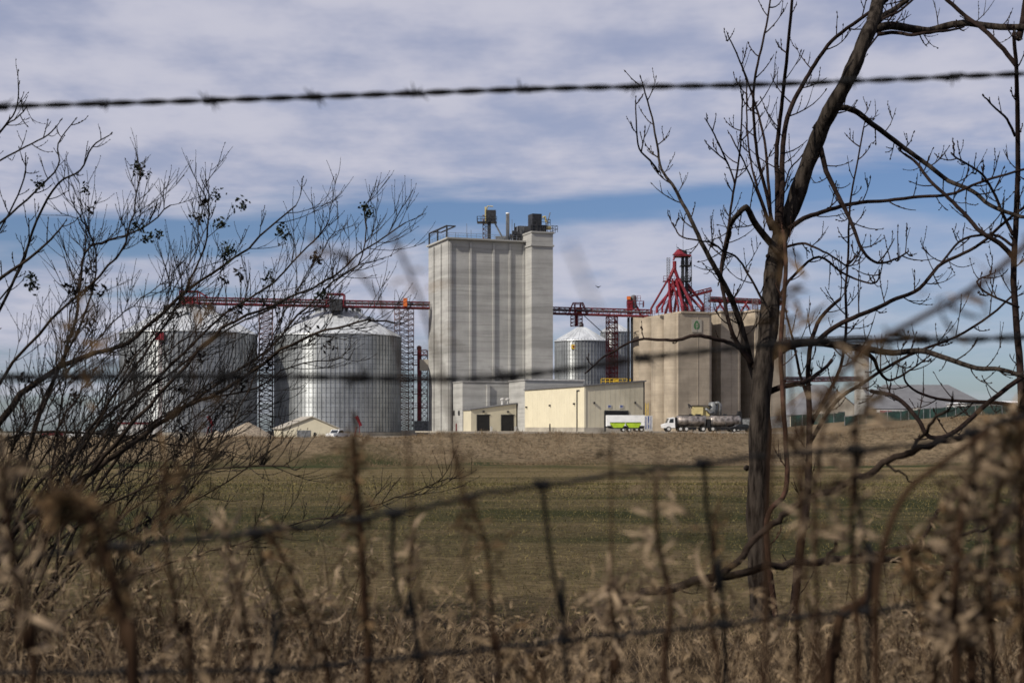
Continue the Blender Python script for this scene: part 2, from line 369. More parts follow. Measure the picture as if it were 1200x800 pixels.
def tower():
    H = 45.2; Wm = sa(615, 0); t = empty('grain_elevator', Fr(10, -8, 0), 'tall slab-sided concrete elevator tower with rooftop machinery behind the cream sheds', 'grain elevator')
    w = MB(); fbox(w, 0, Wm, -16, 0, -0.2, H)
    for i in range(1, 23): fbox(w, 0.0, Wm, 0, 0.0, 0, 0) if False else None
    w.build('wall', 'concrete', t)
    for px in (527, 551, 578, 597, 613.5):
        a = sa(px, 0.5); r = MB(); fbox(r, a, a + (0.48 if px > 530 else 0.5), 0.001, 0.34, -0.1, H - 0.6); r.build('rib', 'concrete', t)
    for b in (-5.3, -11.2):
        r = MB(); fbox(r, -0.35, -0.001, b - 0.5, b + 0.5, -0.1, H - 0.6); r.build('rib', 'concrete', t)
    r = MB(); fbox(r, -0.5, Wm, -16.4, 1.0, H, H + 0.35); r.build('roof_slab', 'concrete', t)
    rl = MB(); rl.rail([Fr(0, -15, H + .35), Fr(0, 0.6, H + .35), Fr(Wm - 1, 0.6, H + .35)], 1.1, 0.035, 2.2); rl.build('railing', 'grey_steel', t)
    # stair tower block
    bb = 4.6; a0 = Wm + 0.002; a1 = sa(648, bb); s_ = MB(); fbox(s_, a0, a1, -6, bb, -0.2, 47.0)
    s_.build('stair_tower', 'concrete', t)
    q = MB(); fbox(q, a0 - 0.25, a1 + 0.25, -6, bb + 0.25, 43.9, 44.3); q.build('cornice', 'concrete', t)
    q = MB(); fbox(q, a0 - 0.15, a1 + 0.3, -6, bb + 0.3, 47.002, 47.4); q.build('cap_slab', 'concrete', t)
    # machinery on the stair tower
    m = MB(); fbox(m, a0 + 0.6, a0 + 4.6, -2, 2.5, 47.4, 49.2); fbox(m, a0 + 1.2, a0 + 3.6, -1, 2.0, 49.3, 52.0); m.build('head_unit', 'dark_steel', t)
    m = MB(); m.rail([Fr(a0 + 0.2, bb, 47.4), Fr(a1 + 1.2, bb, 47.4), Fr(a1 + 1.2, 0, 47.4)], 1.5, 0.06, 1.2)
    m.rail([Fr(a0 + 0.8, 3, 49.3), Fr(a0 + 5.4, 3, 49.3), Fr(a0 + 5.4, 0, 49.3)], 1.3, 0.06, 1.1)
    for k in range(4): m.bar(Fr(a0 + 1 + k, 2.6, 47.4), Fr(a0 + 1 + k, 2.6, 49.3), 0.12)
    m.bar(Fr(a0 + 4.6, 2.4, 49), Fr(a0 + 5.6, 2.4, 52.4), .12); m.build('platform_rail', 'dark_steel', t)
    m = MB(); m.tube([Fr(a0 + 3.8, 2, 51.2), Fr(a0 + 4.4, 2, 51.4), Fr(a0 + 4.8, 2, 50.0)], .28, 6); fbox(m, a0 + 4.7, a0 + 5.9, 1.5, 2.4, 48.3, 49.1); m.build('drive_motor', 'yellow_sheet', t)
    # grey box
    m = MB(); a = sa(608, -2); fbox(m, a, a + 3.2, -5, -2, 46.2, 49.5); m.build('plant_box', 'grey_steel', t)
    for k in range(2): m = MB(); m.bar(Fr(a + .3 + 2.4 * k, -2.2, H), Fr(a + .3 + 2.4 * k, -2.2, 46.2), .15); m.build('leg', 'dark_steel', t)
    # white stack
    a = sa(595, -3); p = Fr(a, -3); m = MB(); m.lathe(p.x, p.y, [(0.0, H), (.42, H), (.42, 52.3), (.46, 52.3), (.46, 52.6), (0.0, 52.6)], 14); m.build('exhaust_stack', 'white_paint', t, True)
    m = MB(); random.seed(3)
    for k in range(9):
        aa = sa(598 + k * 1.8, -1.5); h = random.uniform(1, 5.2) if k in (3, 4, 5) else random.uniform(.8, 2.5)
        p = Fr(aa, -1.5 - random.random(), H + .3); m.bar(p, p + Vector((random.uniform(-.3, .3), 0, h)), random.uniform(.1, .28), 6)
        if k % 2: m.box(p.x - .5, p.x + .5, p.y - .4, p.y + .4, p.z + h * .4, p.z + h * .4 + .9)
    m.build('blower', 'dark_steel', t)
    # bucket leg tower on roof px 561-580
    a = sa(571, -3); c = Fr(a, -3); m = MB(); m.truss((c.x - .2, c.y, H), (c.x - .2, c.y, H + 6.5), 1.7, 1.7, 6, .07); m.build('leg_tower', 'tower_steel', t)
    m = MB(); m.box(c.x + .1, c.x + .9, c.y - 1.4, c.y - .6, H, H + 6.2); m.box(c.x - .3, c.x + 2.1, c.y - 1.6, c.y + .8, H + 4.9, H + 7.6); m.build('leg_head', 'dark_steel', t)
    m = MB(); m.tube([(c.x - .2, c.y - 1, H + 7.4), (c.x + .1, c.y - 1, H + 8.6), (c.x + 1.4, c.y - 1, H + 8.5)], .14, 5); m.box(c.x - .6, c.x - .2, c.y - 1.2, c.y - .8, H + 4.5, H + 8.4); m.build('hoist', 'yellow_sheet', t)
    m = MB(); m.box(c.x - 2.4, c.x + 2.3, c.y - 2, c.y + 1.4, H + 4.7, H + 4.85); m.rail([(c.x - 2.4, c.y - 2, H + 4.8), (c.x + 2.3, c.y - 2, H + 4.8)], 1.2, .06, .9)
    m.rail([(c.x - 2.4, c.y - 2, H + 4.8), (c.x - 2.4, c.y + 1.4, H + 4.8)], 1.2, .06, .9); m.build('platform', 'dark_steel', t)
    m = MB(); m.bar((c.x + 1.8, c.y - 1, H + 4.6), (c.x + 4.0, c.y - 1, H + .4), .22, 6); m.box(c.x + 2, c.x + 4.5, c.y - 2, c.y, H + .3, H + 1.3); m.build('spout', 'grey_steel', t)
    # open steel frame at the left edge
    m = MB(); zt = H + 3.2
    cs = [Fr(0.2, -14.5), Fr(0.2, -0.3), Fr(3.0, -14.5), ]
    pts = [Fr(-.1, -15, 0), Fr(-.1, -8, 0), Fr(-.1, -0.6, 0)]
    for p in pts: m.box(p.x - .2, p.x + .2, p.y - .2, p.y + .2, H + .3, zt)
    m.tube([Fr(-.1, -15, zt), Fr(-.1, -8, zt), Fr(-.1, -.6, zt)], .24, 4); m.bar(Fr(-.1, -15, zt - .8), Fr(-.1, -8, zt), .1)
    m.bar(Fr(2, -12, zt), Fr(2, -.6, zt), .2); m.bar(Fr(-.1, -12, zt), Fr(2, -12, zt), .15); m.bar(Fr(-.1, -.6, zt), Fr(2, -.6, zt), .15)
    m.build('hoist_frame', 'dark_steel', t)
    m = MB()
    for px, h in ((547, 4.0), (552, 2.5), (534, 1.8), (600, 5.5)):
        p = Fr(sa(px, -1), -1, H); m.bar(p, p + Vector((0, 0, h)), .05)
    m.build('antenna', 'grey_steel', t)
    return t
tower()

def annexes():
    # annex 1
    b1 = 8.0; a0 = sa(542, b1); a1 = sa(596, b1); z = Z(447.5, yof(a0, b1))
    t = empty('concrete_annex', Fr(a0, b1, 0), 'low concrete block with flat white-edged roof at the foot of the elevator tower', 'annex')
    w = MB(); fbox(w, a0, a1 + 3, 0.82, b1, -0.2, z); w.build('wall', 'concrete', t)
    q = MB(); fbox(q, a0 - .15, a1 + 3, 0.82, b1 + .15, z + .002, z + .3); q.build('roof_edge', 'dirty_white', t)
    a = sa(570, b1); r = MB(); fbox(r, a, a + .7, b1, b1 + .5, 0, z - .5); r.build('rib', 'concrete', t)
    for px in (532, 538):
        b = sb(px, a0); y = yof(a0, b); r = MB(); fbox(r, a0 - .12, a0, b - .55, b + .55, Z(486.5, y), Z(481, y)); r.build('louvre', 'dark_steel', t)
    b = sb(535, a0); y = yof(a0, b); r = MB(); fbox(r, a0 - .16, a0 - .01, b - .25, b + .25, Z(506, y), Z(496, y)); r.build('hazard_stripe', 'bright_red', t)
    # annex 2
    b2 = sb(615, a1); a2 = a1; z2 = Z(445.5, yof(a2, b2))
    t = empty('concrete_receiving_block', Fr(a2, b2, 0), 'wide flat concrete block rising just above the back of the long cream shed', 'annex')
    w = MB(); fbox(w, a2, sa(684, b2), b1 + .2, b2, -0.2, z2); w.build('wall', 'concrete', t)
    q = MB(); fbox(q, a2 - .2, sa(684, b2) + .2, b1 + .2, b2 + .2, z2 + .002, z2 + .35); q.build('roof_edge', 'dirty_white', t)
    # cream shed
    aC = a2 + 0.05; b3 = sb(685, aC); aE = sa(755, b3)
    zl = Z(452.5, yof(aC, b3)); zr = Z(447, yof(aE, b3))
    bs = b2 + .05
    t = empty('receiving_shed', Fr(aC, b3, 0), 'long cream metal shed with sloping roof and a dark loading door in its end wall', 'shed')
    pts = [Fr(aC, b3), Fr(aE, b3), Fr(aE, bs), Fr(aC, bs)]
    w = MB(); w.prism([(p.x, p.y) for p in pts], -0.2, [zl, zr, zr, zl]); w.build('wall', 'tan_sheet', t)
    # long side: thin proud sheet, sunlight painted in as a paler wall colour
    q = MB(); fbox(q, aC - .06, aC - .003, bs, b3 + .05, 0.9, zl - .02); q.build('sunlit_side_sheet', 'cream_sheet_sunlit', t)
    q = MB()
    for k in range(24):
        bq = bs + (b3 - bs) * (k + .5) / 24; fbox(q, aC - .085, aC - .06, bq - .03, bq + .03, .95, zl - .1)
    q.build('sheet_seams', 'cream_sheet_sunlit', t)
    q = MB(); fbox(q, aC - .12, aC - .001, bs, b3 + .1, -.1, 0.88); fbox(q, aC - .1, aE, b3, b3 + .12, -.1, 0.88); q.build('plinth', 'apron', t)
    q = MB(); e = .35; pts = [Fr(aC - e, b3 + e), Fr(aE + e, b3 + e), Fr(aE + e, bs), Fr(aC - e, bs)]
    q.prism([(p.x, p.y) for p in pts], [zl + .01, zr + .01, zr + .01, zl + .01], [zl + .28, zr + .28, zr + .28, zl + .28]); q.build('roof', 'grey_roof', t)
    q = MB(); 
    for k in range(1, 12):
        aq = aC + (aE - aC) * k / 12; zq = zl + (zr - zl) * k / 12; fbox(q, aq - .03, aq + .03, b3, b3 + .03, .9, zq - .05)
    q.build('sheet_seams', 'tan_sheet', t)
    y = yof(sa(722, b3), b3)
    fx = sa(709.5, b3); gx = sa(735, b3)
    d = MB(); fbox(d, fx, gx, b3 + .02, b3 + .09, 0, Z(482.5, y)); d.build('loading_door', 'black', t)
    d = MB(); fbox(d, fx - .25, gx + .25, b3 + .02, b3 + .14, Z(482.5, y), Z(482.5, y) + .3); fbox(d, fx - .3, fx, b3 + .02, b3 + .14, 0, Z(482.5, y)); fbox(d, gx, gx + .3, b3 + .02, b3 + .14, 0, Z(482.5, y)); d.build('door_frame', 'dark_steel', t)
    for px in (714, 728):
        a = sa(px, b3); v_ = MB(); fbox(v_, a - .42, a + .42, b3 + .03, b3 + .1, Z(478, y), Z(474, y)); o = v_.build('number_panel', 'dirty_white', t)
        v_ = MB(); fbox(v_, a - .28, a + .28, b3 + .1, b3 + .12, Z(477, y), Z(475, y)); v_.build('panel_mark', 'blue_paint', o)
    for px, py in ((696, 472), (744, 471.5)):
        a = sa(px, b3); l = MB(); fbox(l, a - .14, a + .14, b3 + .02, b3 + .4, Z(py, y) - .2, Z(py, y) + .2); l.build('wall_lamp', 'dark_steel', t)
    for px, py in ((618, 477), (645.5, 475), (674, 473)):
        b = sb(px, aC); l = MB(); fbox(l, aC - .45, aC - .09, b - .18, b + .18, Z(py, yof(aC, b)) - .18, Z(py, yof(aC, b)) + .18); l.build('wall_lamp', 'dark_steel', t)
    b = sb(677, aC); l = MB(); fbox(l, aC - .25, aC - .09, b - .12, b + .12, 0, Z(458, yof(aC, b))); fbox(l, aC - .25, aC - .09, b - .12, b + 1.2, Z(458, yof(aC, b)), Z(458, yof(aC, b)) + .2); l.build('downpipe', 'dark_steel', t)
    l = MB(); fbox(l, aC - .12, aC + .25, b3 - .25, b3 + .13, .9, zl); l.build('corner_trim', 'cream_sheet_sunlit', t)
    l = MB(); fbox(l, aE - .2, aE + .06, b3 - .2, b3 + .08, 0, zr); l.build('edge_trim', 'dark_steel', t)
    b = sb(649.5, aC); l = MB(); p = Fr(aC - 1.0, b); l.lathe(p.x, p.y, [(0, 0), (.15, 0), (.15, 1.6), (0, 1.7)], 8)
    tagp(l.build('bollard', 'black', None), 'short black post standing before the long cream shed wall', 'bollard')
    # yellow ladder at right corner
    l = MB(); p = Fr(aE + .5, b3 + .2); 
    for dx in (-.25, .25): l.bar((p.x + dx, p.y, 0), (p.x + dx, p.y, Z(472, p.y)), .07)
    for k in range(14): l.bar((p.x - .25, p.y, .4 * k + .3), (p.x + .25, p.y, .4 * k + .3), .04)
    tagp(l.build('ladder', 'yellow', None), 'yellow ladder against the right corner of the cream shed', 'ladder')
    # small shed with two doors
    bA = b1 + .55; aS = sa(543, bA); bF = sb(552, aS); aR = sa(605, bF); y = yof(aS, bF)
    z0 = Z(480.5, y); z1 = Z(473, yof(aR, bF))
    t = empty('lean_to_shed', Fr(aS, bF, 0), 'small tan lean-to with two black doorways below the elevator tower', 'shed')
    pts = [Fr(aS, bF), Fr(aR, bF), Fr(aR, bA), Fr(aS, bA)]
    w = MB(); w.prism([(p.x, p.y) for p in pts], -0.1, [z0, z1, z1, z0]); w.build('wall', 'tan_sheet', t)
    pts = [Fr(aS - .25, bF + .3), Fr(aR + .2, bF + .3), Fr(aR + .2, bA), Fr(aS - .25, bA)]
    w = MB(); w.prism([(p.x, p.y) for p in pts], [z0 + .01, z1 + .01, z1 + .01, z0 + .01], [z0 + .25, z1 + .25, z1 + .25, z0 + .25]); w.build('roof', 'grey_roof', t)
    for (p0, p1) in ((559.5, 573.5), (588, 602)):
        a, a_ = sa(p0, bF), sa(p1, bF); d = MB(); fbox(d, a, a_, bF + .01, bF + .05, 0, Z(486.5, y)); d.build('doorway', 'black', t)
        d = MB(); fbox(d, a - .2, a_ + .2, bF + .02, bF + .12, Z(486.5, y), Z(486.5, y) + .2); fbox(d, a - .2, a, bF + .02, bF + .12, 0, Z(486.5, y)); d.build('door_frame', 'dark_steel', t)
        d = MB(); fbox(d, a_ + .1, a_ + .5, bF + .3, bF + .7, 0, 1.1); d.build('door_bollard', 'dirty_white', t)
        l = MB(); am = (a + a_) / 2; fbox(l, am - .2, am + .2, bF + .02, bF + .4, Z(483, y), Z(481, y)); l.build('wall_lamp', 'dark_steel', t)
    for px in (590.5, 596.5):
        a = sa(px, bF - 1); l = MB(); p = Fr(a, bF - 2); l.lathe(p.x, p.y, [(0, z1 - .3), (.35, z1 - .3), (.35, z1 + .8), (.5, z1 + .9), (.5, z1 + 1.2), (0, z1 + 1.4)], 10); l.build('roof_vent', 'dirty_white', t)
    # yard apron (concrete)
    ap = MB(); pts = [Fr(-8, 14), Fr(aS, 19), Fr(aC - 2, 24), Fr(aC - 4, b3 + 6), Fr(aE + 8, b3 + 10), Fr(aE + 8, 5), Fr(aE, 0), Fr(-8, 0)]
    ap.prism([(p.x, p.y) for p in pts], -0.3, 0.05); o = ap.build('pavement', 'apron', None); o['kind'] = 'structure'
    # rail platform
    t = empty('rooftop_platform', (X(722, 345), 345, 9.5), 'yellow-railed platform with red toe board behind the cream shed roof', 'platform')
    d = 345; x0, x1 = X(704.5, d), X(740, d); zb = Z(451, d); 
    l = MB(); l.box(x0, x1, d, d + 4, zb - .5, zb + .2); l.build('toe_board', 'bright_red', t)
    l = MB(); l.rail([(x0, d, zb + .2), (x1, d, zb + .2), (x1, d + 4, zb + .2)], 1.3, .09, 1.0); l.box(x0 + 3, x0 + 4.2, d + .1, d + .3, zb + .3, zb + 1.4); l.build('railing', 'yellow', t)
    l = MB(); 
    for xx in (x0 + .3, x1 - .3): l.bar((xx, d + .5, 0), (xx, d + .5, zb), .2); l.bar((xx, d + 3.5, 0), (xx, d + 3.5, zb), .2)
    l.build('leg', 'grey_steel', t)
annexes()

# ------------------------------------------------------------------ grain bins
def grain_bin(name, label, cx, cy, z0, r, ze, za, rcap, nst, group, d=None, ring=1.15, vents=True):
    t = empty(name, (cx, cy, z0), label, 'grain bin', group)
    w = MB(); w.lathe(cx, cy, [(r, z0 + .9), (r, ze)], 96); w.build('wall', 'galvanised', t, True)
    st = MB()
    for k in range(nst):
        an = 2 * math.pi * k / nst; c, s_ = math.cos(an), math.sin(an); n = Vector((c, s_, 0)); tt = Vector((-s_, c, 0)); p = Vector((cx, cy, 0)) + n * (r + .001)
        q = [p - tt * .075, p + tt * .075, p + tt * .075 + n * .16, p - tt * .075 + n * .16]
        st.prism([(v.x, v.y) for v in q], z0 + .95, ze + .35)
    st.build('wall_stiffeners', 'galv_dark' if False else 'galvanised', t)
    rg = MB(); z = z0 + 1.0
    while z < ze:
        rg.lathe(cx, cy, [(r + .002, z - .05), (r + .07, z), (r + .002, z + .05)], 96); z += ring
    rg.build('sheet_seams', 'grey_steel', t)
    b = MB(); b.lathe(cx, cy, [(r + .35, z0 - .5), (r + .35, z0 + .89), (r - .2, z0 + .89)], 64); b.build('foundation', 'apron', t)
    rf = MB(); rf.lathe(cx, cy, [(r + .35, ze - .12), (r + .3, ze + .02), (rcap, za - (za - ze) * 0.04), (rcap * .4, za)], 96)
    rf.build('roof', 'galvanised_roof', t)
    rb = MB(); nr = nst // 2 * 1
    sl = (za - ze) / (r - rcap)
    for k in range(nr):
        an = 2 * math.pi * (k + .5) / nr; c, s_ = math.cos(an), math.sin(an)
        zt = za - (za - ze) * 0.04
        rb.tube([(cx + (r + .3) * c, cy + (r + .3) * s_, ze + .05), (cx + rcap * c, cy + rcap * s_, zt + .03)], .07, 4)
    rb.build('roof_ribs', 'galvanised_roof', t)
    c_ = MB(); zt = za - (za - ze) * .04; c_.lathe(cx, cy, [(rcap * .55, zt), (rcap * .55, za + .8), (rcap * .2, za + 1.3), (0, za + 1.4)], 24); c_.build('peak_collar', 'galv_dark', t)
    if vents:
        v = MB(); nv = 18
        for k in range(nv):
            an = 2 * math.pi * k / nv; rr = rcap * 1.12; x, y = cx + rr * math.cos(an), cy + rr * math.sin(an); zz = zt - (rr - rcap) * sl
            v.lathe(x, y, [(.32, zz - .1), (.32, zz + .5), (.55, zz + .55), (.55, zz + .8), (0, zz + 1.0)], 8)
        for k in range(12):
            an = 2 * math.pi * (k + .3) / 12; rr = r * .55; x, y = cx + rr * math.cos(an), cy + rr * math.sin(an); zz = ze + (r - rr) * sl
            v.box(x - .4, x + .4, y - .4, y + .4, zz - .3, zz + .5)
        v.build('roof_vents', 'galv_dark', t)
        p = MB(); ring_pts = [(cx + rcap * 1.3 * math.cos(2 * math.pi * k / 20), cy + rcap * 1.3 * math.sin(2 * math.pi * k / 20), zt - rcap * .3 * sl + .15) for k in range(21)]
        p.rail(ring_pts, 1.0, .04, 3); p.build('roof_railing', 'galv_dark', t)
    return t
d2 = 350; cx2 = X(396, d2)
bin2 = grain_bin('grain_bin', 'large corrugated steel bin just left of the concrete tower, tan gable hut at its foot', cx2, d2, -1.15, 15.4, Z(395, d2), Z(363, d2), 4.7, 92, 'large corrugated grain bins')
bin1 = copy_tree(bin2); bin1.location = (X(221.5, 341), 341, -1.15); bin1.scale = (1.035, 1.035, 1.0)
bin1['label'] = 'leftmost large corrugated steel bin, half hidden behind the bare shrub'
# ladders and augers
def side_ladder(px, d, r, cx, cy, z0, z1, label, name='bin_ladder'):
    an = math.asin((X(px, d) - cx) / r); x, y = cx + (r + .45) * math.sin(an), cy - (r + .45) * math.cos(an)
    t = empty(name, (x, y, z0), label, 'ladder'); m = MB()
    for dx in (-.3, .3): m.bar((x + dx, y, z0 + .1), (x + dx, y, z1), .06)
    z = z0 + .5
    while z < z1: m.bar((x - .3, y, z), (x + .3, y, z), .035); z += .45
    m.build('rails', 'red_steel', t); m = MB(); m.box(x - .9, x + .9, y - .5, y + .3, z1 - 2.0, z1 - .3); m.build('top_cage', 'bright_red', t)
side_ladder(188, 325, 16, X(221.5, 341), 341, -1.15, 22.8, 'red ladder with red cage running up the leftmost steel bin')
def auger(px, d, label):
    x = X(px, d); z = float(gz(x, d)); t = empty('grain_auger', (x, d, z), label, 'auger', 'small red augers at the bin feet'); m = MB()
    m.tube([(x - .2, d, z + 4.6), (x + .9, d, z + 2.4)], [.42, .3], 8); m.build('tube', 'bright_red', t)
    m = MB(); m.bar((x - .6, d, z), (x - .1, d, z + 2.2), .1); m.bar((x + .6, d, z), (x + .5, d, z + 2.6), .08); m.bar((x - .6, d, z + .1), (x + .6, d, z + .1), .12); m.build('stand', 'bright_red', t)
auger(418.5, 326, 'small red auger at the foot of the bin beside the tower')
auger(245, 322, 'small red auger at the foot of the leftmost bin')
b3d = 392; cx3 = X(681.5, b3d)
grain_bin('round_bin', 'medium grey steel bin with cone roof between the concrete tower and the red leg', cx3, b3d, 0, 7.3, Z(400, b3d), Z(383, b3d), 1.1, 54, None, vents=False)
sg = MB(); yy = b3d - 7.3; sg.lathe(X(672.5, yy), yy - .35, [(0, 0), ], 3) if False else None
t = empty('bin_sign', (X(672.5, yy), yy - .1, Z(408, yy)), 'small yellow and red plaque high on the medium grey bin', 'sign')
m = MB(); m.box(X(669.5, yy), X(675.5, yy), yy + .25, yy + .45, Z(408.5, yy), Z(403.5, yy)); m.build('panel', 'yellow', t)
m = MB(); m.box(X(671, yy), X(674, yy), yy + .2, yy + .248, Z(407, yy), Z(405, yy)); m.build('mark', 'bright_red', t)
grain_bin('hopper_bin', 'slim steel bin with cone roof tucked behind the red lattice mast', X(721, 400), 400, 0, 4.0, Z(389, 400), Z(379, 400), .8, 30, None, vents=False)

# ------------------------------------------------------------------ red conveyor gantries
def conveyor(name, label, p, q, w, h, n, r, mtl='red_steel', deck=True, cat='conveyor'):
    t = empty(name, (p[0], p[1], p[2]), label, cat); m = MB(); m.truss(p, q, w, h, n, r); m.build('truss', mtl, t)
    if deck:
        m = MB(); P, Q = Vector(p), Vector(q); sd = Vector((0, 0, 1)).cross((Q - P).normalized()).normalized()
        c = [P - sd * w * .46, P + sd * w * .46, Q + sd * w * .46, Q - sd * w * .46]
        m.prism([(v.x, v.y) for v in c], [v.z - .22 for v in c], [v.z + .28 for v in c]); m.build('deck', mtl, t)
        m = MB(); off = Vector((0, 0, h * .62)); m.tube([P + off, Q + off], .32, 4); m.build('belt_housing', 'galv_dark' if mtl != 'grey_steel' else mtl, t)
    return t
pL = (X(212, 338), 338, Z(355.5, 338)); pR = (X(503, 347), 347, Z(361.5, 347))
t = conveyor('gantry_conveyor', 'long red truss conveyor running over both large steel bins to the concrete tower', pL, pR, 2.2, 1.5, 40, .09)
m = MB(); x0, z0 = pL[0], pL[2]
for dx in (0, 4.2):
    for dy in (-1.2, 1.2): m.bar((x0 + dx, 338 + dy, z0), (x0 + dx, 338 + dy, z0 + 2.8), .16)
for dy in (-1.2, 1.2): m.bar((x0, 338 + dy, z0 + 2.8), (x0 + 4.2, 338 + dy, z0 + 2.8), .16); m.bar((x0 + 4.2, 338 + dy, z0 + 2.8), (x0 + 6.4, 338 + dy, z0 + 1.4), .14)
m.bar((x0, 336.8, z0 + 2.8), (x0, 339.2, z0 + 2.8), .16); m.box(x0 - .2, x0 + 4.4, 336.7, 339.3, z0 - .35, z0 + .35); m.build('end_frame', 'bright_red', t)
m = MB(); m.box(x0 + 1, x0 + 3, 337.2, 338.8, z0 + .35, z0 + 1.5); m.build('drive_motor', 'bright_red', t)
m = MB(); x1 = X(384, 343); z1 = Z(358.5, 343)
for dx in (0, 4.0):
    for dy in (-1.4, 1.4): m.bar((x1 + dx, 343 + dy, z1), (x1 + dx, 343 + dy, z1 + 2.8), .15)
for dy in (-1.4, 1.4): m.bar((x1, 343 + dy, z1 + 2.8), (x1 + 4, 343 + dy, z1 + 2.8), .18)
m.build('mid_frame', 'bright_red', t); m = MB(); m.box(x1 + .6, x1 + 3.6, 341.4, 344.4, z1 - 1.2, z1 + 1.6); m.box(x1 + 1.2, x1 + 2.8, 342.2, 343.8, z1 - 2.8, z1 - 1.2); m.build('discharge_box', 'dark_steel', t)
m = MB(); p = Vector(pL) + Vector((1.6, 0, 0)); m.box(p.x, p.x + 2, 337.2, 338.8, p.z - 2.2, p.z - .36); m.build('discharge_spout', 'dark_steel', t)
m = MB(); p = W(475, 359.5, 346); m.box(p.x - .4, p.x + .5, p.y - 1.6, p.y + .5, p.z, p.z + 2.0); m.build('motor', 'orange', t)
def lattice(name, label, px, d, wpx, ytop, ybot, rot, mtl, n, cat='support tower', r=.11):
    x = X(px, d); z1 = Z(ytop, d); z0 = Z(ybot, d); w = wpx * d / F / (abs(math.cos(rot)) + abs(math.sin(rot)))
    t = empty(name, (x, d, z0), label, cat); m = MB(); m.truss((x, d, z0), (x, d, z1), w, w, n, r, side=Vector((math.cos(rot), math.sin(rot), 0))); m.build('lattice', mtl, t)
    m = MB(); m.box(x - w * .9, x + w * .9, d - w * .8, d + w * .8, z0 - 1.6, z0 + .15); m.build('footing', 'apron', t); return t
lattice('lattice_tower', 'lattice support mast between the two large steel bins', 311.5, 349, 18, 361, 506, R(12), 'tower_steel', 24)
lattice('lattice_tower', 'lattice support mast between the steel bin and the concrete tower', 473.5, 352, 23, 361, 505, R(25), 'tower_steel', 22)
lattice('lattice_tower', 'bright red lattice mast holding up the conveyor over the slim steel bin', 717, 352, 13, 371, 503, R(15), 'bright_red', 20, r=.12)
# red bucket leg by the tower
d = 352.5
t = empty('bucket_elevator', (X(491.5, d), d, -.5), 'dark red bucket leg with platforms squeezed against the left side of the tower', 'bucket elevator')
m = MB(); m.box(X(489, d), X(493.5, d), d - .6, d + .6, -.2, Z(409, d)); m.lathe(X(491.2, d), d, [(.62, Z(409, d)), (.62, Z(406.5, d)), (.3, Z(405, d)), (0, Z(404.6, d))], 12); m.build('casing', 'red_steel', t)
m = MB(); m.truss((X(497, d), d + 1, .2), (X(497, d), d + 1, Z(410, d)), 1.6, 1.6, 14, .07); m.build('ladder_cage', 'tower_steel', t)
for py in (416, 428, 445, 462, 478):
    m = MB(); z = Z(py, d); m.box(X(483.5, d), X(500.5, d), d - 1.3, d + 1.2, z, z + .15); m.rail([(X(483.5, d), d - 1.3, z + .15), (X(500.5, d), d - 1.3, z + .15)], 1.1, .05, .8); m.build('platform', 'red_steel', t)
m = MB(); p = W(498, 427, d - 1.5); m.box(p.x - 1.2, p.x + .9, p.y - 1, p.y + 1, p.z - 1.5, p.z + 1.2); m.build('hopper', 'pale_roof', t)
m = MB(); m.box(X(486, d), X(502.0, d), d - 1.8, d + 2.5, -1, Z(493, d)); m.build('concrete_base', 'galv_dark', t)
# right conveyor
pL = (X(646, 352), 352, Z(367.5, 352)); pR = (X(762, 338), 338, Z(371, 338))
t = conveyor('transfer_conveyor', 'red truss conveyor bridging from the concrete tower to the tan silos', pL, pR, 2.2, 1.6, 18, .1)
m = MB(); x0 = X(667, 350); x1 = X(687, 350); zb = Z(369, 350); zt = Z(355.5, 350)
for yy_ in (348, 352):
    m.tube([(x0 - .3, yy_, zb), (x0 + .9, yy_, zt), (x1 - .9, yy_, zt), (x1 + .3, yy_, zb)], .16, 4)
    for k in (.33, .66): m.bar((x0 + (x1 - x0) * k, yy_, zb), (x0 + (x1 - x0) * k, yy_, zt), .12)
m.bar((x0 + .9, 348, zt), (x0 + .9, 352, zt), .14); m.bar((x1 - .9, 348, zt), (x1 - .9, 352, zt), .14); m.build('drive_frame', 'bright_red', t)
m = MB(); m.box(x0 + 1.8, x0 + 3.1, 348.5, 351, zb, zb + 1.8); m.build('drive_motor', 'orange', t)
m = MB(); xm = X(676, 350); m.bar((xm, 352, zb), (xm, 352, Z(382, 352)), .45, 6); m.truss((xm, 352, Z(382, 352)), (xm, 352, zb), 2.8, 2.4, 3, .07); m.build('discharge_leg', 'bright_red', t)
m = MB(); m.bar((X(683, 350), 349, zb), (X(706, 350), 349, Z(390, 350)), .1, 4); m.build('stay_rod', 'dark_steel', t)
# short leg with orange motor
d = 342
t = empty('short_leg', (X(740, d), d, 0), 'slim double-pipe elevator leg with red head box and orange motor beside the tan silos', 'bucket elevator')
m = MB(); 
for px in (736.6, 740.6): m.box(X(px - 1.4, d), X(px + 1.2, d), d - .5, d + .5, 0, Z(372, d))
m.build('casing', 'dark_steel', t)
m = MB(); m.box(X(735, d), X(741, d), d - 1, d + 1, Z(368, d), Z(352, d)); 
m.tube([W(742, 352, d), W(749, 364, d), W(752, 371, d)], .3, 6); m.build('head_box', 'bright_red', t)
m = MB(); m.lathe(X(742.5, d), d, [(0, Z(362, d)), (.75, Z(361, d)), (.75, Z(348, d)), (.45, Z(346, d)), (0, Z(345.4, d))], 14); m.build('head_drum', 'galv_dark', t)
m = MB(); m.box(X(734.5, d), X(738.5, d), d - 1.2, d + .2, Z(351.5, d), Z(347.5, d)); m.build('motor', 'orange', t)
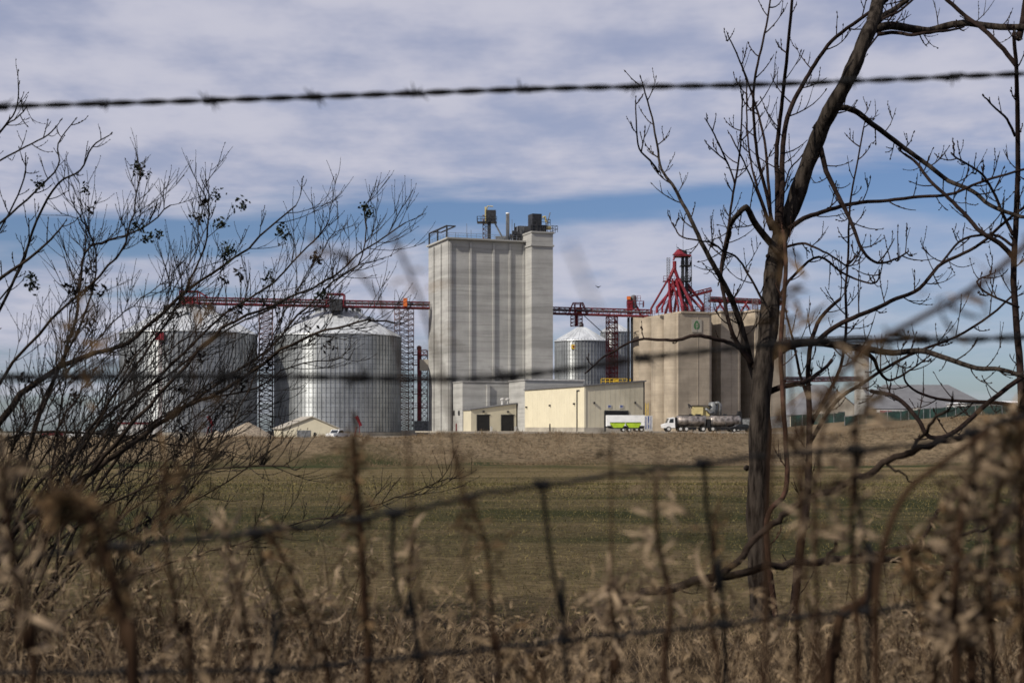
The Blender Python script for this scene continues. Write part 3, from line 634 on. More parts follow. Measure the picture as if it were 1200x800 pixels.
m = MB(); z = Z(360, d); m.rail([(X(734, d), d - 1.4, z), (X(754, d), d - 1.4, z), (X(754, d), d + 1.4, z)], 1.4, .06, 1); m.rail([(X(743, d), d - 1.4, Z(353, d)), (X(750, d), d - 1.4, Z(353, d))], 1.2, .05, .7); m.build('railing', 'red_steel', t)

# ------------------------------------------------------------------ tan concrete silos
def silo_block(label, pl, pr, d, ztop, depth, sidebulge=0):
    """faceted concrete silo: near left corner at pl, front face to pr"""
    global A0
    keep = A0.copy(); A0 = Vector((X(pl, d), d, 0)); a1 = sa(pr, 0)
    t = empty('concrete_silo', Fr(a1 / 2, 0, 0), label, 'silo', 'tan concrete grain silos')
    c = min(1.1, a1 * .15)
    pts = [Fr(0, 0), Fr(a1 - c, 0), Fr(a1, -c), Fr(a1, -depth), Fr(0, -depth)]
    w = MB(); w.prism([(p.x, p.y) for p in pts], -.2, ztop); w.build('wall', 'tan_concrete', t)
    g = MB(); fbox(g, a1 / 2 - .08, a1 / 2 + .08, 0.001, .06, 0, ztop - .3); g.build('joint', 'tan_concrete', t)
    if sidebulge:
        for k in range(sidebulge):
            bq = -depth * (k + .5) / sidebulge; p = Fr(0.15, bq); q = MB()
            rr = depth / sidebulge * .40
            q.lathe(p.x, p.y, [(0, -.2), (rr, -.2), (rr, ztop - .05), (0, ztop - .05)], 40); q.build('bulge', 'tan_concrete', t, False)
        q = MB(); fbox(q, -.9, 0.0, -1.6, -.0, -.1, ztop - .08); q.build('pilaster', 'tan_concrete', t)
    r = MB(); fbox(r, -.3, a1 + .2, -depth - .2, .3, ztop + .002, ztop + .4); r.build('roof_slab', 'tan_concrete', t)
    rl = MB(); rl.rail([Fr(0, -depth, ztop + .4), Fr(0, 0, ztop + .4), Fr(a1, 0, ztop + .4)], 1.1, .04, 2); rl.build('railing', 'red_steel', t)
    res = (A0.copy(), a1); A0 = keep; return t, res
_, SB = silo_block('tan concrete silo with the green leaf sign, nearest of the row', 799, 836.5, 320, 26.6, 20, 3)
silo_block('tan concrete silo right of the leaf-sign silo beyond a dark gap', 845, 870, 326, 27.2, 16)
silo_block('tan concrete silo at the right end of the row, behind the tree trunk', 885, 922, 330, 27.8, 16)
t = empty('concrete_silo', (X(753, 352), 352, 0), 'round tan concrete silo at the left end of the row, behind the leg pipes', 'silo', 'tan concrete grain silos')
m = MB(); m.lathe(X(756, 350), 350, [(3.2, -.2), (3.2, Z(371.5, 350)), (0, Z(371, 350))], 40); m.build('wall', 'tan_concrete', t, False)
t = empty('silo_core', (X(880, 346), 346, 0), 'dark recessed concrete wall linking the tan silos', 'wall'); m = MB()
A0k = A0.copy(); A0 = Vector((X(838, 332), 332, 0)); fbox(m, 0.3, sa(921, -12) , -18, -12, -.2, 26.4); A0 = A0k; m.build('wall', 'tan_concrete', t)
# leaf sign
A0k = A0.copy(); A0 = SB[0]
a0_, a1_ = sa(810.3, 0), sa(822, 0); y = yof(a0_, 0); zt, zb = Z(374, y), Z(389, y)
t = empty('leaf_sign', Fr((a0_ + a1_) / 2, .1, zb), 'square white sign with a green leaf emblem high on the nearest tan silo', 'sign')
m = MB(); fbox(m, a0_, a1_, .07, .14, zb, zt); m.build('panel', 'pale_roof', t)
am, zm = (a0_ + a1_) / 2, (zb + zt) / 2 + .15
m = MB(); nn = 20
def leaf(mb, cx_, cz_, w_, h_, b0, b1):
    pts = []
    for i in range(nn):
        an = 2 * math.pi * i / nn; rx = w_ * math.sin(an) * (1 - .25 * math.cos(an)); rz = h_ * math.cos(an); pts.append((cx_ + rx, cz_ + rz))
    vs = [Fr(a, b0, z) for a, z in pts] + [Fr(a, b1, z) for a, z in pts]
    mb.add(vs, [tuple(range(nn)), tuple(range(2 * nn - 1, nn - 1, -1))] + [(i, (i + 1) % nn, nn + (i + 1) % nn, nn + i) for i in range(nn)])
leaf(m, am, zm, .72, 1.0, .145, .17); lf = m.build('leaf', 'green_paint', t)
m = MB(); fbox(m, am - .06, am + .06, .172, .19, zb + .15, zm + .6)
for sgn in (-1, 1):
    for k in range(3): m.bar(Fr(am, .185, zm - .5 + k * .35), Fr(am + sgn * .45, .185, zm - .25 + k * .35), .04)
m.build('veins', 'pale_roof', t)
A0 = A0k

# ------------------------------------------------------------------ red distribution tower
d = 334; zt0 = 27.0
t = empty('distribution_tower', (X(799, d), d, zt0), 'tall red spout tower with radiating red pipes on top of the tan silos', 'distributor tower')
m = MB()
for px in (800, 804.5): m.box(X(px - 1.6, d), X(px + 1.6, d), d - .5, d + .5, zt0, Z(298, d))
m.build('leg_casing', 'dark_steel', t)
m = MB(); m.lathe(X(798, d), d, [(1.5, Z(300, d)), (1.5, Z(296, d)), (.9, Z(293.4, d)), (0, Z(292.6, d))], 16); m.build('head_cover', 'dark_steel', t)
m = MB(); z = Z(301, d); m.box(X(790, d), X(809, d), d - 2, d + 2, z, z + .35); m.lathe(X(796, d), d - .5, [(0, z + .4), (1.7, z + .4), (.5, z + 1.7), (0, z + 1.8)], 12); m.bar((X(789, d), d, z - .8), (X(794, d), d, z + 1.2), .2); m.build('head_platform', 'bright_red', t)
for py in (312, 330, 345):
    m = MB(); z = Z(py, d); m.box(X(797, d), X(809.5, d), d - 1.6, d + 1.6, z, z + .15); m.rail([(X(797, d), d - 1.6, z), (X(809.5, d), d - 1.6, z), (X(809.5, d), d + 1.6, z)], 1.1, .05, .8); m.build('platform', 'dark_steel', t)
m = MB(); m.truss((X(783.3, d), d, Z(331, d)), (X(783.3, d), d, Z(302, d)), .7, .7, 10, .035); m.truss((X(808.5, d), d + .5, zt0), (X(808.5, d), d + .5, Z(300, d)), .9, .9, 22, .04); m.build('ladder_cage', 'grey_steel', t)
m = MB(); z = Z(330, d); m.box(X(777, d), X(790, d), d - 1, d + 1, z, z + .15); m.rail([(X(777, d), d - 1, z), (X(790, d), d - 1, z)], 1.2, .05, .7); m.build('side_platform', 'red_steel', t)
hub = W(790.5, 306, d - .5)
m = MB(); m.tube([hub, W(790.5, 315, d - .5)], .45, 8); m.tube([W(790, 314, d - .5), W(784, 328, d - .5)], .4, 8); m.tube([W(790, 314, d - .5), W(796, 330, d - .5)], .4, 8); m.build('feed_pipe', 'bright_red', t)
random.seed(11)
ends = [(763, 366, -5), (770, 366, -8), (776, 366, -9), (780, 366, 6), (785, 366, -10), (790, 367, 6), (795, 366, -10), (800, 367, -11), (806, 367, -9), (811, 366, -11), (815, 366, 5), (822, 367, -5), (787, 366, 2), (803, 366, 7)]
for i, (px, py, dy) in enumerate(ends):
    st = W((784, 796, 788, 793)[i % 4] if i else 783, 327 + (i % 3) * 2, d - .5); e = W(px, py, d + dy); e.z = zt0 + .1
    k = e + Vector((0, 0, 1.2)); m = MB(); m.tube([st, k, e], [.24 + .10 * (i % 2)] * 3, 8); m.build('spout', 'bright_red' if i % 3 else 'red_steel', t)
m = MB(); m.tube([W(806, 333, d), W(824, 357, d), W(824, 366, d)], [.3, .3, .3], 8); m.tube([W(803, 335, d), W(812, 343, d)], [.4, .4], 6); m.build('side_spout', 'red_steel', t)
m = MB(); 
for k in range(5): 
    p = W(770 + k * 10, 366, d - 6); m.bar(p, W(792, 342, d), .09)
m.build('brace', 'red_steel', t)
m = MB(); p = W(800.5, 293, d); m.bar(p, p + Vector((0, 0, 3.4)), .04); p = W(793, 293, d); m.bar(p, p + Vector((0, 0, 1.4)), .03); m.build('antenna', 'dark_steel', t)
# conveyor on silos
d = 334
t = conveyor('rooftop_conveyor', 'red conveyor on crossed trestle legs running along the top of the tan silos', (X(832, d), d, Z(352.5, d)), (X(921, d), d + 6, Z(354, d)), 1.8, .9, 18, .08)
m = MB(); P, Q = W(811, 347.5, d), W(834, 341.5, d); m.truss(P, Q, 1.4, .9, 5, .09); m.prism([(P.x, P.y - .6), (Q.x, Q.y - .6), (Q.x, Q.y + .6), (P.x, P.y + .6)], [P.z - .1, Q.z - .1, Q.z - .1, P.z - .1], [P.z + .5, Q.z + .5, Q.z + .5, P.z + .5]); m.build('inclined_feed', 'red_steel', t)
for x0, x1 in ((836, 852), (866, 882), (898, 914)):
    m = MB(); xm = (x0 + x1) / 2; z0 = 27.4
    for dy in (-.8, .8):
        for xa, xb in ((x0, xm + 2), (x1, xm - 2)): a = W(xa, 366, d + dy + 1); a.z = z0; m.bar(a, W(xb, 353, d + dy + 1), .2)
        a = W(x0 + 3, 360, d + dy + 1); b = W(x1 - 3, 360, d + dy + 1); m.bar(a, b, .1)
    m.build('trestle', 'bright_red', t)
m = MB(); m.truss(W(829, 366, d), W(829, 342, d), 1.4, 1.4, 6, .05); m.truss(W(885, 366, d), W(885, 350, d), 1.2, 1.2, 4, .05); m.build('ladder_cage', 'tower_steel', t)
t = empty('roof_pipe_loop', W(813, 367, 325), 'small pipe loop and boxes at the edge of the silo roof', 'pipe'); m = MB(); q = 322
m.tube([W(815, 367, q), W(815, 359.5, q), W(822, 359.5, q), W(822, 367, q)], .1, 5); m.build('loop', 'dark_steel', t)
# ------------------------------------------------------------------ far silo and gantry at right
d = 420; x = X(1010, d)
t = empty('slender_silo', (x, d, 0), 'slender grey concrete silo standing alone in front of the far warehouses', 'silo')
m = MB(); m.lathe(x, d, [(2.1, -.2), (2.1, Z(412, d)), (0, Z(412, d))], 24); m.build('shaft', 'concrete', t, True)
m = MB(); z = Z(411, d); m.lathe(x, d, [(0, z), (4.6, z), (4.6, z + .25), (0, z + .25)], 16)
pts = [(x + 4.5 * math.cos(a * math.pi / 8), d + 4.5 * math.sin(a * math.pi / 8), z) for a in range(17)]; m.rail(pts, 1.2, .06, 2); m.box(x - 1.6, x + 2.2, d - 1.6, d + 1.6, z, z + 2.6); m.build('head_platform', 'grey_steel', t)
conveyor('walkway_conveyor', 'grey truss walkway from the tan silos to the slender concrete silo', (X(915, 345), 345, Z(404, 345)), (X(1014, d), d - 3, Z(401, d)), 2.2, 1.7, 16, .1, 'grey_steel')
conveyor('low_conveyor', 'low red truss conveyor between the tan silos and the slender silo', (X(918, 350), 350, Z(447, 350)), (X(1006, d), d - 2.5, Z(446, d)), 1.5, 1.1, 16, .09)
# warehouses
def hip(name, label, x0, x1, y0, y1, zb, ze, zr, hipx, rm, wm, cat='warehouse'):
    t = empty(name, ((x0 + x1) / 2, y0, zb), label, cat)
    m = MB(); m.box(x0, x1, y0, y1, zb, ze); m.build('wall', wm, t)
    ym = (y0 + y1) / 2; e = .6
    vs = [(x0 - e, y0 - e, ze), (x1 + e, y0 - e, ze), (x1 + e, y1 + e, ze), (x0 - e, y1 + e, ze), (x0 + hipx, ym, zr), (x1 - hipx, ym, zr)]
    m = MB(); m.add([(a, b, c + .01) for a, b, c in vs], [(0, 1, 5, 4), (1, 2, 5), (2, 3, 4, 5), (3, 0, 4), (3, 2, 1, 0)]); m.build('roof', rm, t)
    m = MB(); m.box(x0 - .7, x1 + .7, y0 - .9, y0 - .62, ze - .35, ze + .05); m.build('gutter', 'dark_steel', t); return t
d = 500
hip('storage_warehouse', 'long grey hip-roofed warehouse at far right behind the green fence', X(1020, d), X(1165, d), d, d + 40, -2, Z(479, d), Z(452, d) + 1, 10, 'grey_roof', 'tan_sheet')
hip('flat_storage', 'dark-roofed storage barn behind the slender silo, left of the long warehouse', X(929, 470), X(1015, 470), 470, 505, -2, Z(486, 470), Z(453, 470) + 1.2, 10, 'grey_roof', 'tan_sheet')
t = empty('gable_shed', (X(985, 440), 440, 0), 'tan gabled shed front below the dark storage barn roof', 'shed'); dd = 440
m = MB(); x0, x1 = X(964, dd), X(1006, dd); xm = (x0 + x1) / 2 - 1; ze, zr = Z(479, dd), Z(458, dd)
m.add([(x0, dd, -1), (x1, dd, -1), (x1, dd, ze), (xm, dd, zr), (x0, dd, ze)] + [(x0, dd + 20, -1), (x1, dd + 20, -1), (x1, dd + 20, ze), (xm, dd + 20, zr), (x0, dd + 20, ze)],
      [(0, 1, 2, 3, 4), (9, 8, 7, 6, 5), (0, 5, 6, 1), (1, 6, 7, 2), (4, 9, 5, 0)]); m.build('wall', 'pale_roof', t)
m = MB(); m.add([(x0 - .5, dd - .5, ze - .2), (xm, dd - .5, zr + .15), (x1 + .5, dd - .5, ze - .2), (x0 - .5, dd + 20, ze - .2), (xm, dd + 20, zr + .15), (x1 + .5, dd + 20, ze - .2)], [(0, 1, 4, 3), (1, 2, 5, 4)]); m.build('roof', 'grey_roof', t)
m = MB(); m.box(X(982, dd), X(990, dd), dd - .1, dd - .02, 0, Z(482, dd)); m.build('door', 'dark_steel', t)
def simple_house(name, label, px0, px1, d, dep, zb, ytop, ypk, wm, rm, cat, group=None):
    x0, x1 = X(px0, d), X(px1, d); ze, zr = Z(ytop, d), Z(ypk, d)
    t = empty(name, ((x0 + x1) / 2, d, zb), label, cat, group); m = MB(); xm = (x0 + x1) / 2
    m.add([(x0, d, zb), (x1, d, zb), (x1, d, ze), (xm, d, zr), (x0, d, ze), (x0, d + dep, zb), (x1, d + dep, zb), (x1, d + dep, ze), (xm, d + dep, zr), (x0, d + dep, ze)], [(0, 1, 2, 3, 4), (9, 8, 7, 6, 5), (0, 5, 6, 1), (1, 6, 7, 2), (4, 9, 5, 0)]); m.build('wall', wm, t)
    m = MB(); e = .3; m.add([(x0 - e, d - e, ze), (xm, d - e, zr + .15), (x1 + e, d - e, ze), (x0 - e, d + dep, ze), (xm, d + dep, zr + .15), (x1 + e, d + dep, ze), (x0 - e, d - e, ze - .2), (xm, d - e, zr - .05), (x1 + e, d - e, ze - .2)], [(0, 1, 4, 3), (1, 2, 5, 4), (0, 6, 7, 1), (1, 7, 8, 2)]); m.build('roof', rm, t)
    m = MB(); m.box(xm - (x1 - x0) * .12, xm + (x1 - x0) * .12, d - .08, d - .01, zb, zb + (ze - zb) * .8); m.build('door', 'dark_steel', t); return t
simple_house('hut', 'small yellow gabled hut behind the green fence in front of the long warehouse', 1073, 1083, 330, 5, 0, 482.5, 478.5, 'yellow_sheet', 'pale_roof', 'hut')
hip('white_store', 'low white flat-looking store at the far right edge behind the green fence', X(1133, 430), X(1215, 430), 430, 450, -1, Z(472, 430), Z(469, 430), 3, 'white_paint', 'white_paint', 'store')
# little row of clutter behind the fence
t = empty('site_trailer', (X(1055, 340), 340, 2), 'low red and white site trailer behind the green fence left of the yellow hut', 'trailer'); q = 340
m = MB(); m.box(X(1031, q), X(1071, q), q, q + 3, 1.2, Z(480, q)); m.build('body', 'dirty_white', t); m = MB(); m.box(X(1031, q), X(1045, q), q - .05, q - .01, Z(485, q), Z(481, q)); m.build('panel', 'bright_red', t)
m = MB(); m.box(X(1045, q), X(1049, q), q - .05, q - .01, Z(485, q), Z(481, q)); m.build('window', 'glass_dark', t)
# green slat fence
def slat_fence(pts, h, label, mtl='green_slat', name='slat_fence'):
    t = empty(name, (pts[0][0], pts[0][1], pts[0][2]), label, 'fence', 'chain link fences with slats'); m = MB(); po = MB()
    for a, b in zip(pts[:-1], pts[1:]):
        a, b = Vector(a), Vector(b); n = max(1, int((b - a).length / .42)); dr = (b - a) / n
        for i in range(n):
            p = a + dr * i; q = p + dr * .97; hh = h * random.uniform(.95, 1.0)
            m.prism([(p.x, p.y), (q.x, q.y), (q.x, q.y + .04), (p.x, p.y + .04)], [p.z - .3, q.z - .3, q.z - .3, p.z - .3], [p.z + hh, q.z + hh, q.z + hh, p.z + hh])
            if i % 7 == 0: po.bar(p + Vector((0, -.08, -.3)), p + Vector((0, -.08, h + .25)), .07)
        po.bar(a + Vector((0, -.05, h + .05)), b + Vector((0, -.05, h + .05)), .05)
    m.build('slats', mtl, t); po.build('posts', 'grey_steel', t)
def fp(px, d, dz=0): x = X(px, d); return (x, d, float(gz(x, d)) + dz)
slat_fence([fp(927, 300), fp(948, 296), fp(990, 290)], 2.4, 'green slatted fence just right of the tan silos')
slat_fence([fp(990, 236), fp(1015, 232), fp(1040, 228), fp(1065, 224), fp(1090, 220), fp(1120, 216), fp(1150, 214), fp(1185, 212), fp(1230, 210)], 1.5, 'dark green slatted fence climbing the grassy rise at right')
slat_fence([fp(868, 306), fp(900, 304), fp(926, 301)], 2.4, 'grey slatted fence at the foot of the tan silos', 'grey_steel')

# ------------------------------------------------------------------ small buildings, pile, vehicles
def gable_hut():
    d = 285; x0, x1 = X(332, d), X(397, d); xm = X(366, d); zb = -1.3
    ze, zr = Z(501, d), Z(488.5, d); dx, dy = -4.2, 14
    t = empty('gable_hut', (xm, d, zb), 'low tan gabled shed with pale roof in front of the large steel bin', 'shed'); m = MB()
    m.add([(x0, d, zb), (x1, d, zb), (x1, d, ze), (xm, d, zr), (x0, d, ze), (x0 + dx, d + dy, zb), (x1 + dx, d + dy, zb), (x1 + dx, d + dy, ze), (xm + dx, d + dy, zr), (x0 + dx, d + dy, ze)], [(0, 1, 2, 3, 4), (9, 8, 7, 6, 5), (0, 5, 6, 1), (1, 6, 7, 2), (4, 9, 5, 0)]); m.build('wall', 'tan_sheet', t)
    m = MB(); e = .35; th = .18
    V = lambda x, y, z: (x, y, z)
    top = [V(x0 - e, d - e, ze - .1), V(xm, d - e, zr + .2), V(x1 + e, d - e, ze - .1), V(x0 - e + dx, d + dy, ze - .1), V(xm + dx, d + dy, zr + .2), V(x1 + e + dx, d + dy, ze - .1)]
    low = [(a, b, c - th) for a, b, c in top]
    m.add(top + low, [(0, 1, 4, 3), (1, 2, 5, 4), (6, 7, 1, 0), (7, 8, 2, 1), (0, 3, 9, 6), (2, 8, 11, 5)]); m.build('roof', 'pale_roof', t)
    m = MB(); m.box(X(348, d), X(364, d), d - .08, d - .01, zb, Z(504, d)); m.build('roller_door', 'grey_steel', t)
    m = MB(); m.box(X(367.5, d), X(370, d), d - .08, d - .01, zb, Z(506.5, d)); m.build('door', 'black', t)
gable_hut()
def pile():
    d = 285; cx = X(284, d); m = MB(); rng = random.Random(4); vs = []; n, k = 26, 10; z0 = float(gz(cx, d)) - .2
    for j in range(k + 1):
        rr = 5.9 * (1 - j / k)
        for i in range(n):
            an = 2 * math.pi * i / n; q = rr * (1 + .12 * math.sin(3 * an + 1) + rng.uniform(-.04, .04)); z = z0 + 3.3 * (j / k) ** 0.9 + rng.uniform(-.06, .06) * (j > 0)
            vs.append((cx + q * math.cos(an) * 1.05 + 1.2 * (j / k), d + q * math.sin(an), z))
    m.add(vs, [(j * n + i, j * n + (i + 1) % n, (j + 1) * n + (i + 1) % n, (j + 1) * n + i) for j in range(k) for i in range(n)])
    tagp(m.build('gravel_pile', 'gravel', None, True), 'pale heap of gravel left of the low tan gabled shed', 'pile')
    m2 = MB(); cx = X(254, d + 6); vs = []
    for j in range(k + 1):
        for i in range(n):
            an = 2 * math.pi * i / n; q = 3.6 * (1 - j / k) * (1 + rng.uniform(-.05, .05)); vs.append((cx + q * math.cos(an), d + 6 + q * math.sin(an), z0 + 1.6 * j / k))
    m2.add(vs, [(j * n + i, j * n + (i + 1) % n, (j + 1) * n + (i + 1) % n, (j + 1) * n + i) for j in range(k) for i in range(n)])
    tagp(m2.build('gravel_pile', 'gravel', None, True), 'smaller low heap of gravel at the foot of the leftmost bin', 'pile')
pile()
def wheel(t, M, x, y, r=.5, w=.3):
    m = MB(M); 
    ring = [(r * math.cos(2 * math.pi * k / 18), r * math.sin(2 * math.pi * k / 18)) for k in range(18)]
    vs = [(x + a, y - w / 2, r + b) for a, b in ring] + [(x + a, y + w / 2, r + b) for a, b in ring]
    m.add(vs, [tuple(range(18)), tuple(range(35, 17, -1))] + [(i, (i + 1) % 18, 18 + (i + 1) % 18, 18 + i) for i in range(18)]); o = m.build('wheel', 'rubber', t)
    m = MB(M); vs = [(x + a * .55, y - w / 2 - .02, r + b * .55) for a, b in ring]; m.add(vs, [tuple(range(18))]); m.build('rim', 'dirty_white', o)
def hull(mb, sec):          # side profile polygons extruded across y: sec = list of (x,z), y0,y1
    pts, y0, y1 = sec; n = len(pts)
    mb.add([(x, y0, z) for x, z in pts] + [(x, y1, z) for x, z in pts], [tuple(range(n)), tuple(range(2 * n - 1, n - 1, -1))] + [(i, (i + 1) % n, n + (i + 1) % n, n + i) for i in range(n)])
def xtube(mb, x0, x1, yc, zc, r, seg=20, endr=.75):
    prof = [(x0, 0), (x0, r * endr), (x0 + .25, r), (x1 - .25, r), (x1, r * endr), (x1, 0)]; vs = []
    for (x, q) in prof:
        for k in range(seg): an = 2 * math.pi * k / seg; vs.append((x, yc + q * math.cos(an), zc + q * math.sin(an)))
    mb.add(vs, [(i * seg + k, i * seg + (k + 1) % seg, (i + 1) * seg + (k + 1) % seg, (i + 1) * seg + k) for i in range(5) for k in range(seg)])
def place(px, d, rot, z=None):
    x = X(px, d); zz = float(gz(x, d)) if z is None else z
    return Vector((x, d, zz)), Matrix.Translation((x, d, zz)) @ Matrix.Rotation(rot, 4, 'Z')
def tanker():
    loc, M = place(824, 262, R(4), .12); t = empty('tanker_truck', loc, 'white-cabbed truck pulling two polished steel tank trailers below the tan silos', 'truck')
    m = MB(M); hull(m, ([(-7.6, .7), (-7.7, 1.3), (-6.9, 1.55), (-6.5, 2.5), (-5.5, 2.65), (-5.4, .7)], -1.15, 1.15)); c = m.build('cab', 'white_paint', t)
    m = MB(M); hull(m, ([(-6.55, 1.65), (-6.35, 2.35), (-5.7, 2.4), (-5.7, 1.65)], -1.17, -1.151)); m.build('side_window', 'glass_dark', c)
    m = MB(M); hull(m, ([(-6.93, 1.6), (-6.56, 2.45), (-6.52, 2.45), (-6.88, 1.6)], -1.0, 1.0)); m.build('windscreen', 'glass_dark', c)
    for x0, x1 in ((-5.1, .5), (1.2, 6.9)):
        m = MB(M); xtube(m, x0, x1, 0, 1.95, 1.0); o = m.build('tank', 'steel_tank', t, True)
        m = MB(M); m.box(x0 + .5, x1 - .5, -.3, .3, 2.96, 3.06); m.box((x0 + x1) / 2 - .3, (x0 + x1) / 2 + .3, -.3, .3, 3.06, 3.25); m.build('walkway', 'dark_steel', o)
        for xr in (x0 + .3, (x0 + x1) / 2, x1 - .3):
            m = MB(M); ring = [(math.cos(2 * math.pi * k / 24), math.sin(2 * math.pi * k / 24)) for k in range(25)]; m.tube([(xr, a * 1.02, 1.95 + b * 1.02) for a, b in ring], .04, 4); m.build('band', 'grey_steel', o)
    m = MB(M); m.box(-7.2, 6.9, -.45, .45, .62, .85); m.box(-5.3, -5.0, -1, 1, .85, 2.6); m.box(.55, 1.15, -1.0, 1.0, .7, 2.3); m.box(-3, -1.5, -1.1, -.9, .3, .9); m.box(3, 4.4, -1.1, -.9, .3, .9); m.build('chassis', 'black', t)
    for x in (-6.6, -4.4, -3.3, -.2, 1.6, 5.2, 6.3):
        for y in (-1, 1): wheel(t, M, x, y)
tanker()
def green_trailer():
    loc, M = place(733, 262, R(2), .1); t = empty('tank_trailer', loc, 'flat trailer carrying two lime green tanks before the cream shed door', 'trailer')
    m = MB(M); m.box(-3, 3, -1, 1, .55, .75); m.build('frame', 'dark_steel', t)
    for x0, x1 in ((-2.75, -.2), (.1, 2.75)):
        m = MB(M); hull(m, ([(x0 + .5, .75), (x0, 1.35), (x0, 1.65), (x1, 1.65), (x1, 1.35), (x1 - .5, .75)], -1.0, 1.0)); o = m.build('tank', 'lime', t)
        m = MB(M); m.box(x0 - .04, x1 + .04, -1.04, 1.04, 1.652, 1.76); m.build('lid', 'green_slat', o)
    for x in (-.5, .6):
        for y in (-.9, .9): wheel(t, M, x, y, .36, .25)
    loc, M = place(733, 268, R(2), .1); t = empty('box_trailer', loc, 'long white box trailer behind the lime green tanks', 'trailer')
    m = MB(M); m.box(-3.6, 3.6, -1.2, 1.2, 1.0, 3.1); m.build('body', 'white_paint', t); m = MB(M); m.box(-3.6, 3.6, -1.22, -1.201, 1.0, 1.15); m.build('skirt', 'grey_steel', t)
    m = MB(M); m.box(-3.4, 3.4, -.5, .5, .7, .99); m.build('chassis', 'black', t)
    for x in (2.0, 2.9): 
        for y in (-1, 1): wheel(t, M, x, y, .42, .3)
    loc, M = place(760, 266, R(-6), .1); t = empty('cabinet_container', loc, 'upright white container with dark blue markings at the shed corner', 'container')
    m = MB(M); m.box(-.75, .75, -1, 1, .1, 3.0); m.build('body', 'dirty_white', t)
    m = MB(M); m.box(-.55, -.4, -1.03, -1.001, .5, 2.8); m.box(-.1, .1, -1.03, -1.001, 1.6, 2.9); m.box(-.1, .1, -1.03, -1.001, .6, 1.3); m.box(.4, .5, -1.03, -1.001, .5, 2.8); m.build('marking', 'blue_paint', t)
green_trailer()
def car(px, d, rot, label, paint, group=None, pickup=False, z=None):
    loc, M = place(px, d, rot, z); t = empty('parked_car' if not pickup else 'pickup_truck', loc, label, 'car' if not pickup else 'pickup', group)
    m = MB(M)
    if pickup: prof = [(-2.6, .5), (-2.65, 1.0), (-1.4, 1.1), (-.8, 1.75), (.6, 1.78), (.75, 1.1), (2.6, 1.1), (2.6, .5)]
    else: prof = [(-2.2, .45), (-2.25, .85), (-1.2, .98), (-.6, 1.45), (.9, 1.45), (1.6, 1.0), (2.2, .95), (2.25, .45)]
    hull(m, (prof, -.88, .88)); b = m.build('body', paint, t)
    m = MB(M)
    q = [(-1.15, 1.13), (-.72, 1.66), (.5, 1.68), (.62, 1.13)] if pickup else [(-1.0, 1.0), (-.55, 1.38), (.85, 1.38), (1.35, 1.0)]
    hull(m, (q, -.895, -.881)); hull(m, (q, .881, .895)); m.build('windows', 'glass_dark', b)
    m = MB(M); z0_, z1_ = (1.14, 1.7) if pickup else (1.0, 1.4); xa, xb = (-1.4, -.82) if pickup else (-1.18, -.62)
    hull(m, ([(xa, z0_), (xb, z1_), (xb - .05, z1_), (xa - .05, z0_)], -.75, .75)); m.build('windscreen', 'glass_dark', b)
    for x in (-1.5, 1.5):
        for y in (-.82, .82): wheel(t, M, x, y, .36, .22)
    return t
car(396, 262, R(62), 'white pickup parked beside the low tan gabled shed', 'white_paint', pickup=True, z=-1.25)
car(868, 258, R(10), 'small dark car behind the last tank trailer', 'black', z=.05)
for px, dd, c_, lb in ((28, 300, 'dirty_white', 'pale car far off at the left horizon, farthest left'), (62, 310, 'red_steel', 'dull red car far off at the left horizon'), (92, 290, 'white_paint', 'white car far off at the left horizon, nearest the black truck')):
    car(px, dd, R(5), lb, c_, 'cars far off on the left', z=-1.3)
def farm_trucks():
    loc, M = place(163, 255, R(3), -1.2); t = empty('grain_trailer', loc, 'white hopper trailer with red top stripe in front of the leftmost bin', 'trailer')
    m = MB(M); hull(m, ([(-3.4, 1.0), (-3.5, 2.7), (3.5, 2.7), (3.4, 1.0), (2.0, .7), (.3, .9), (-1.6, .7)], -1.2, 1.2)); m.build('body', 'dirty_white', t)
    m = MB(M); m.box(-3.55, 3.55, -1.25, 1.25, 2.702, 3.0); m.build('top_rail', 'bright_red', t)
    m = MB(M); m.box(-3.3, 3.3, -.5, .5, .55, .69); 
    for k in range(9): m.box(-3.2 + k * .8, -3.14 + k * .8, -1.24, -1.201, 1.1, 2.65)
    m.build('chassis', 'grey_steel', t)
    for x in (-2.4, 2.2, 3.0):
        for y in (-1, 1): wheel(t, M, x, y, .48, .3)
    loc, M = place(129, 255, R(3), -1.2); t = empty('farm_truck', loc, 'black tractor truck parked left of the white hopper trailer', 'truck')
    m = MB(M); hull(m, ([(-2.2, .6), (-2.2, 1.6), (-.9, 1.8), (-.5, 2.7), (1.0, 2.75), (1.1, .6)], -1.1, 1.1)); hull(m, ([(1.1, .6), (1.1, 1.1), (2.4, 1.0), (2.4, .6)], -.8, .8)); m.build('body', 'black', t)
    m = MB(M); hull(m, ([(-.7, 1.85), (-.4, 2.5), (.6, 2.55), (.6, 1.85)], -1.12, -1.101)); m.build('side_window', 'glass_dark', t)
    for x in (-1.5, 1.4, 2.2):
        for y in (-1, 1): wheel(t, M, x, y, .48, .3)
farm_trucks()
